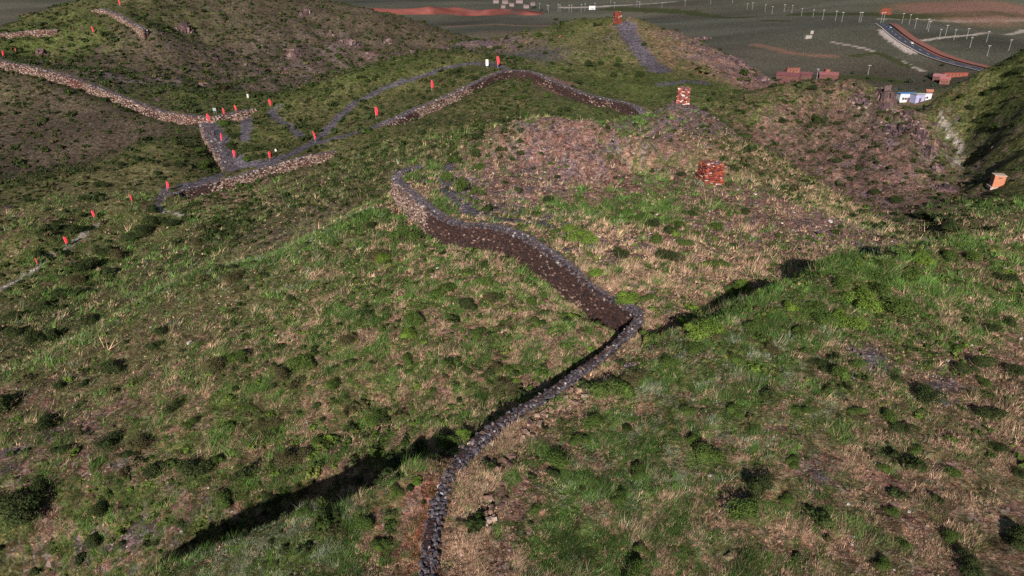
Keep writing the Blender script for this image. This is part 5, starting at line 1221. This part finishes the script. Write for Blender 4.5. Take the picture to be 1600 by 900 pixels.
# --- grass: tufts of narrow blades, thinner and coarser with distance
def grass(name, n, rmin, rmax, thmax, blades, hgt, wid, label):
    th_ = rng.uniform(-thmax, thmax, n); r_ = np.exp(rng.uniform(math.log(rmin), math.log(rmax), n))
    x, y = r_ * np.sin(th_), r_ * np.cos(th_)
    i = wt_at(x, y); W = PW(GW[i], 2.0)
    gr = W[:, 0] + W[:, 1] * .6 + W[:, 2] * .7 + W[:, 6] * 1.1 + W[:, 10] * .6 + W[:, 3] * .16 + W[:, 4] * .05 + W[:, 9] * .25 + W[:, 11] * .12
    k = (rng.random(n) < np.clip(gr * 1.1, 0, 1)) & (wd[i] > 0.12)
    x, y, r_, i, W = x[k], y[k], r_[k], i[k], W[k]; n = len(x)
    z = ground(x, y)
    # what kind each tuft is
    Q = W[:, [0, 1, 2, 6, 3, 9]] + np.array((.03, .05, .06, .01, .02, .0)); Q[:, 4] *= .3
    cum = np.cumsum(Q / Q.sum(1)[:, None], 1); kd = (rng.random(n)[:, None] > cum).sum(1).clip(0, 5)
    base = np.array([(0.060, 0.116, 0.024), (0.108, 0.112, 0.046), (0.34, 0.225, 0.15), (0.165, 0.195, 0.125), (0.21, 0.135, 0.095), (0.22, 0.085, 0.05)])[kd]
    base = base * np.clip(np.exp(rng.normal(-.06, .42, (n, 1))), .3, 2) * (1 + .25 * fbm(x, y, 1.1, 2, 300))[:, None]
    hk = np.array([1.15, .7, 1.05, 1.1, .55, .5])[kd]
    h = hgt * hk * np.exp(rng.normal(0, .35, n)) * np.clip(r_ / 45, .8, 2.2)
    cn = fbm(x, y, 1.3, 2, 310); h = h * np.where(kd == 0, np.exp(1.1 * cn), np.exp(1.0 * cn)); base = base * np.where(kd == 0, 1 + .35 * fbm(x, y, 2.1, 2, 320), 1)[:, None]
    spread = h * rng.uniform(.35, .7, n)
    N_ = n * blades
    a = rng.uniform(0, 6.28, (n, blades)); rad = np.sqrt(rng.random((n, blades))) * spread[:, None] * .55
    bx, by = x[:, None] + np.cos(a) * rad, y[:, None] + np.sin(a) * rad
    lean = rng.normal(0, .32, (n, blades, 2)) + np.array((.30, .12)) + np.stack([np.cos(a), np.sin(a)], -1) * .38
    hb = h[:, None] * rng.uniform(.55, 1.15, (n, blades))
    tipx, tipy, tipz = bx + lean[..., 0] * hb, by + lean[..., 1] * hb, z[:, None] + hb * rng.uniform(.7, 1, (n, blades))
    fa_ = rng.uniform(0, 3.14, (n, blades)); wv = wid * np.clip(r_ / 40, .8, 3)[:, None] * rng.uniform(.6, 1.3, (n, blades))
    wx, wy = np.cos(fa_) * wv, np.sin(fa_) * wv * .6
    bz = (z[:, None] - .04) + 0 * bx
    V = np.stack([np.stack([bx - wx, by - wy, bz], -1), np.stack([bx + wx, by + wy, bz], -1), np.stack([tipx, tipy, tipz], -1)], 2).reshape(-1, 3)
    cc = np.repeat(base, blades * 3, axis=0).astype(np.float32)
    o = obj(name, mesh_data(name, V, np.arange(N_ * 3).reshape(-1, 3), M_GRASS, cc))
    return tag(o, label, 'grass', None, 'stuff')
grass('grass', 230000, 18, 62, R(43), 6, .15, .013, 'mixed green, straw and silvery grass on the nearer slopes')
grass('grass', 150000, 58, 150, R(43), 5, .15, .018, 'grass tufts on the middle slopes')

# --- loose stones on the bare ground
n = 90000
th_ = rng.uniform(-R(43), R(43), n); r_ = np.exp(rng.uniform(math.log(18), math.log(130), n))
x, y = r_ * np.sin(th_), r_ * np.cos(th_); i = wt_at(x, y)
k = (rng.random(n) < np.clip(Wc[i][:, 4] * .9 + Wc[i][:, 3] * .55 + Wc[i][:, 2] * .08 + Wc[i][:, 9] * .3, 0, 1)) & (wd[i] > .1)
x, y, r_, i = x[k], y[k], r_[k], i[k]; n = len(x)
sz = np.exp(rng.normal(-3.1, .5, n)) * np.clip(r_ / 40, .8, 2.2)
yaw = rng.uniform(0, 6.28, n)
colr = GC[i] * rng.uniform(.55, 1.5, (n, 1)); pale_ = rng.random(n) < .05; colr[pale_] = np.array((.42, .37, .34)) * rng.uniform(.7, 1.2, (pale_.sum(), 1))
mb = MB()
stones(mb, np.column_stack([x, y, ground(x, y) + sz * .2]), np.stack([np.cos(yaw), np.sin(yaw)], 1), np.stack([-np.sin(yaw), np.cos(yaw)], 1), np.column_stack([sz, sz * rng.uniform(.5, 1, n), sz * rng.uniform(.3, .7, n)]), colr, .25)
tag(mb.obj('gravel', M_STONE), 'loose stones lying on the bare patches of the slopes', 'stones', None, 'stuff')

# boulders and rubble on the rocky hills
n = 26000
th_ = rng.uniform(-R(42), R(42), n); r_ = np.exp(rng.uniform(math.log(85), math.log(430), n))
x, y = r_ * np.sin(th_), r_ * np.cos(th_); i = wt_at(x, y)
clp = smooth(-.1, .6, fbm(x, y, np.clip(r_ / 14, 6, 24), 3, 610))
k = (rng.random(n) < np.clip((Wc[i][:, 4] * 1.1 + Wc[i][:, 3] * .7) * (.15 + clp), 0, 1)) & (wd[i] > .5)
x, y, r_, i = x[k], y[k], r_[k], i[k]; n = len(x)
sz = np.exp(rng.normal(-1.75, .5, n)) * np.clip(r_ / 150, .7, 1.8); yaw = rng.uniform(0, 6.28, n)
colr = pick(ROCKC, P_RK, n)
mb = MB()
stones(mb, np.column_stack([x, y, ground(x, y) + sz * .15]), np.stack([np.cos(yaw), np.sin(yaw)], 1), np.stack([-np.sin(yaw), np.cos(yaw)], 1), np.column_stack([sz, sz * rng.uniform(.5, 1, n), sz * rng.uniform(.4, .9, n)]), colr, .3)
tag(mb.obj('rubble', M_STONE), 'rubble strewn over the rocky hillsides', 'stones', None, 'stuff')
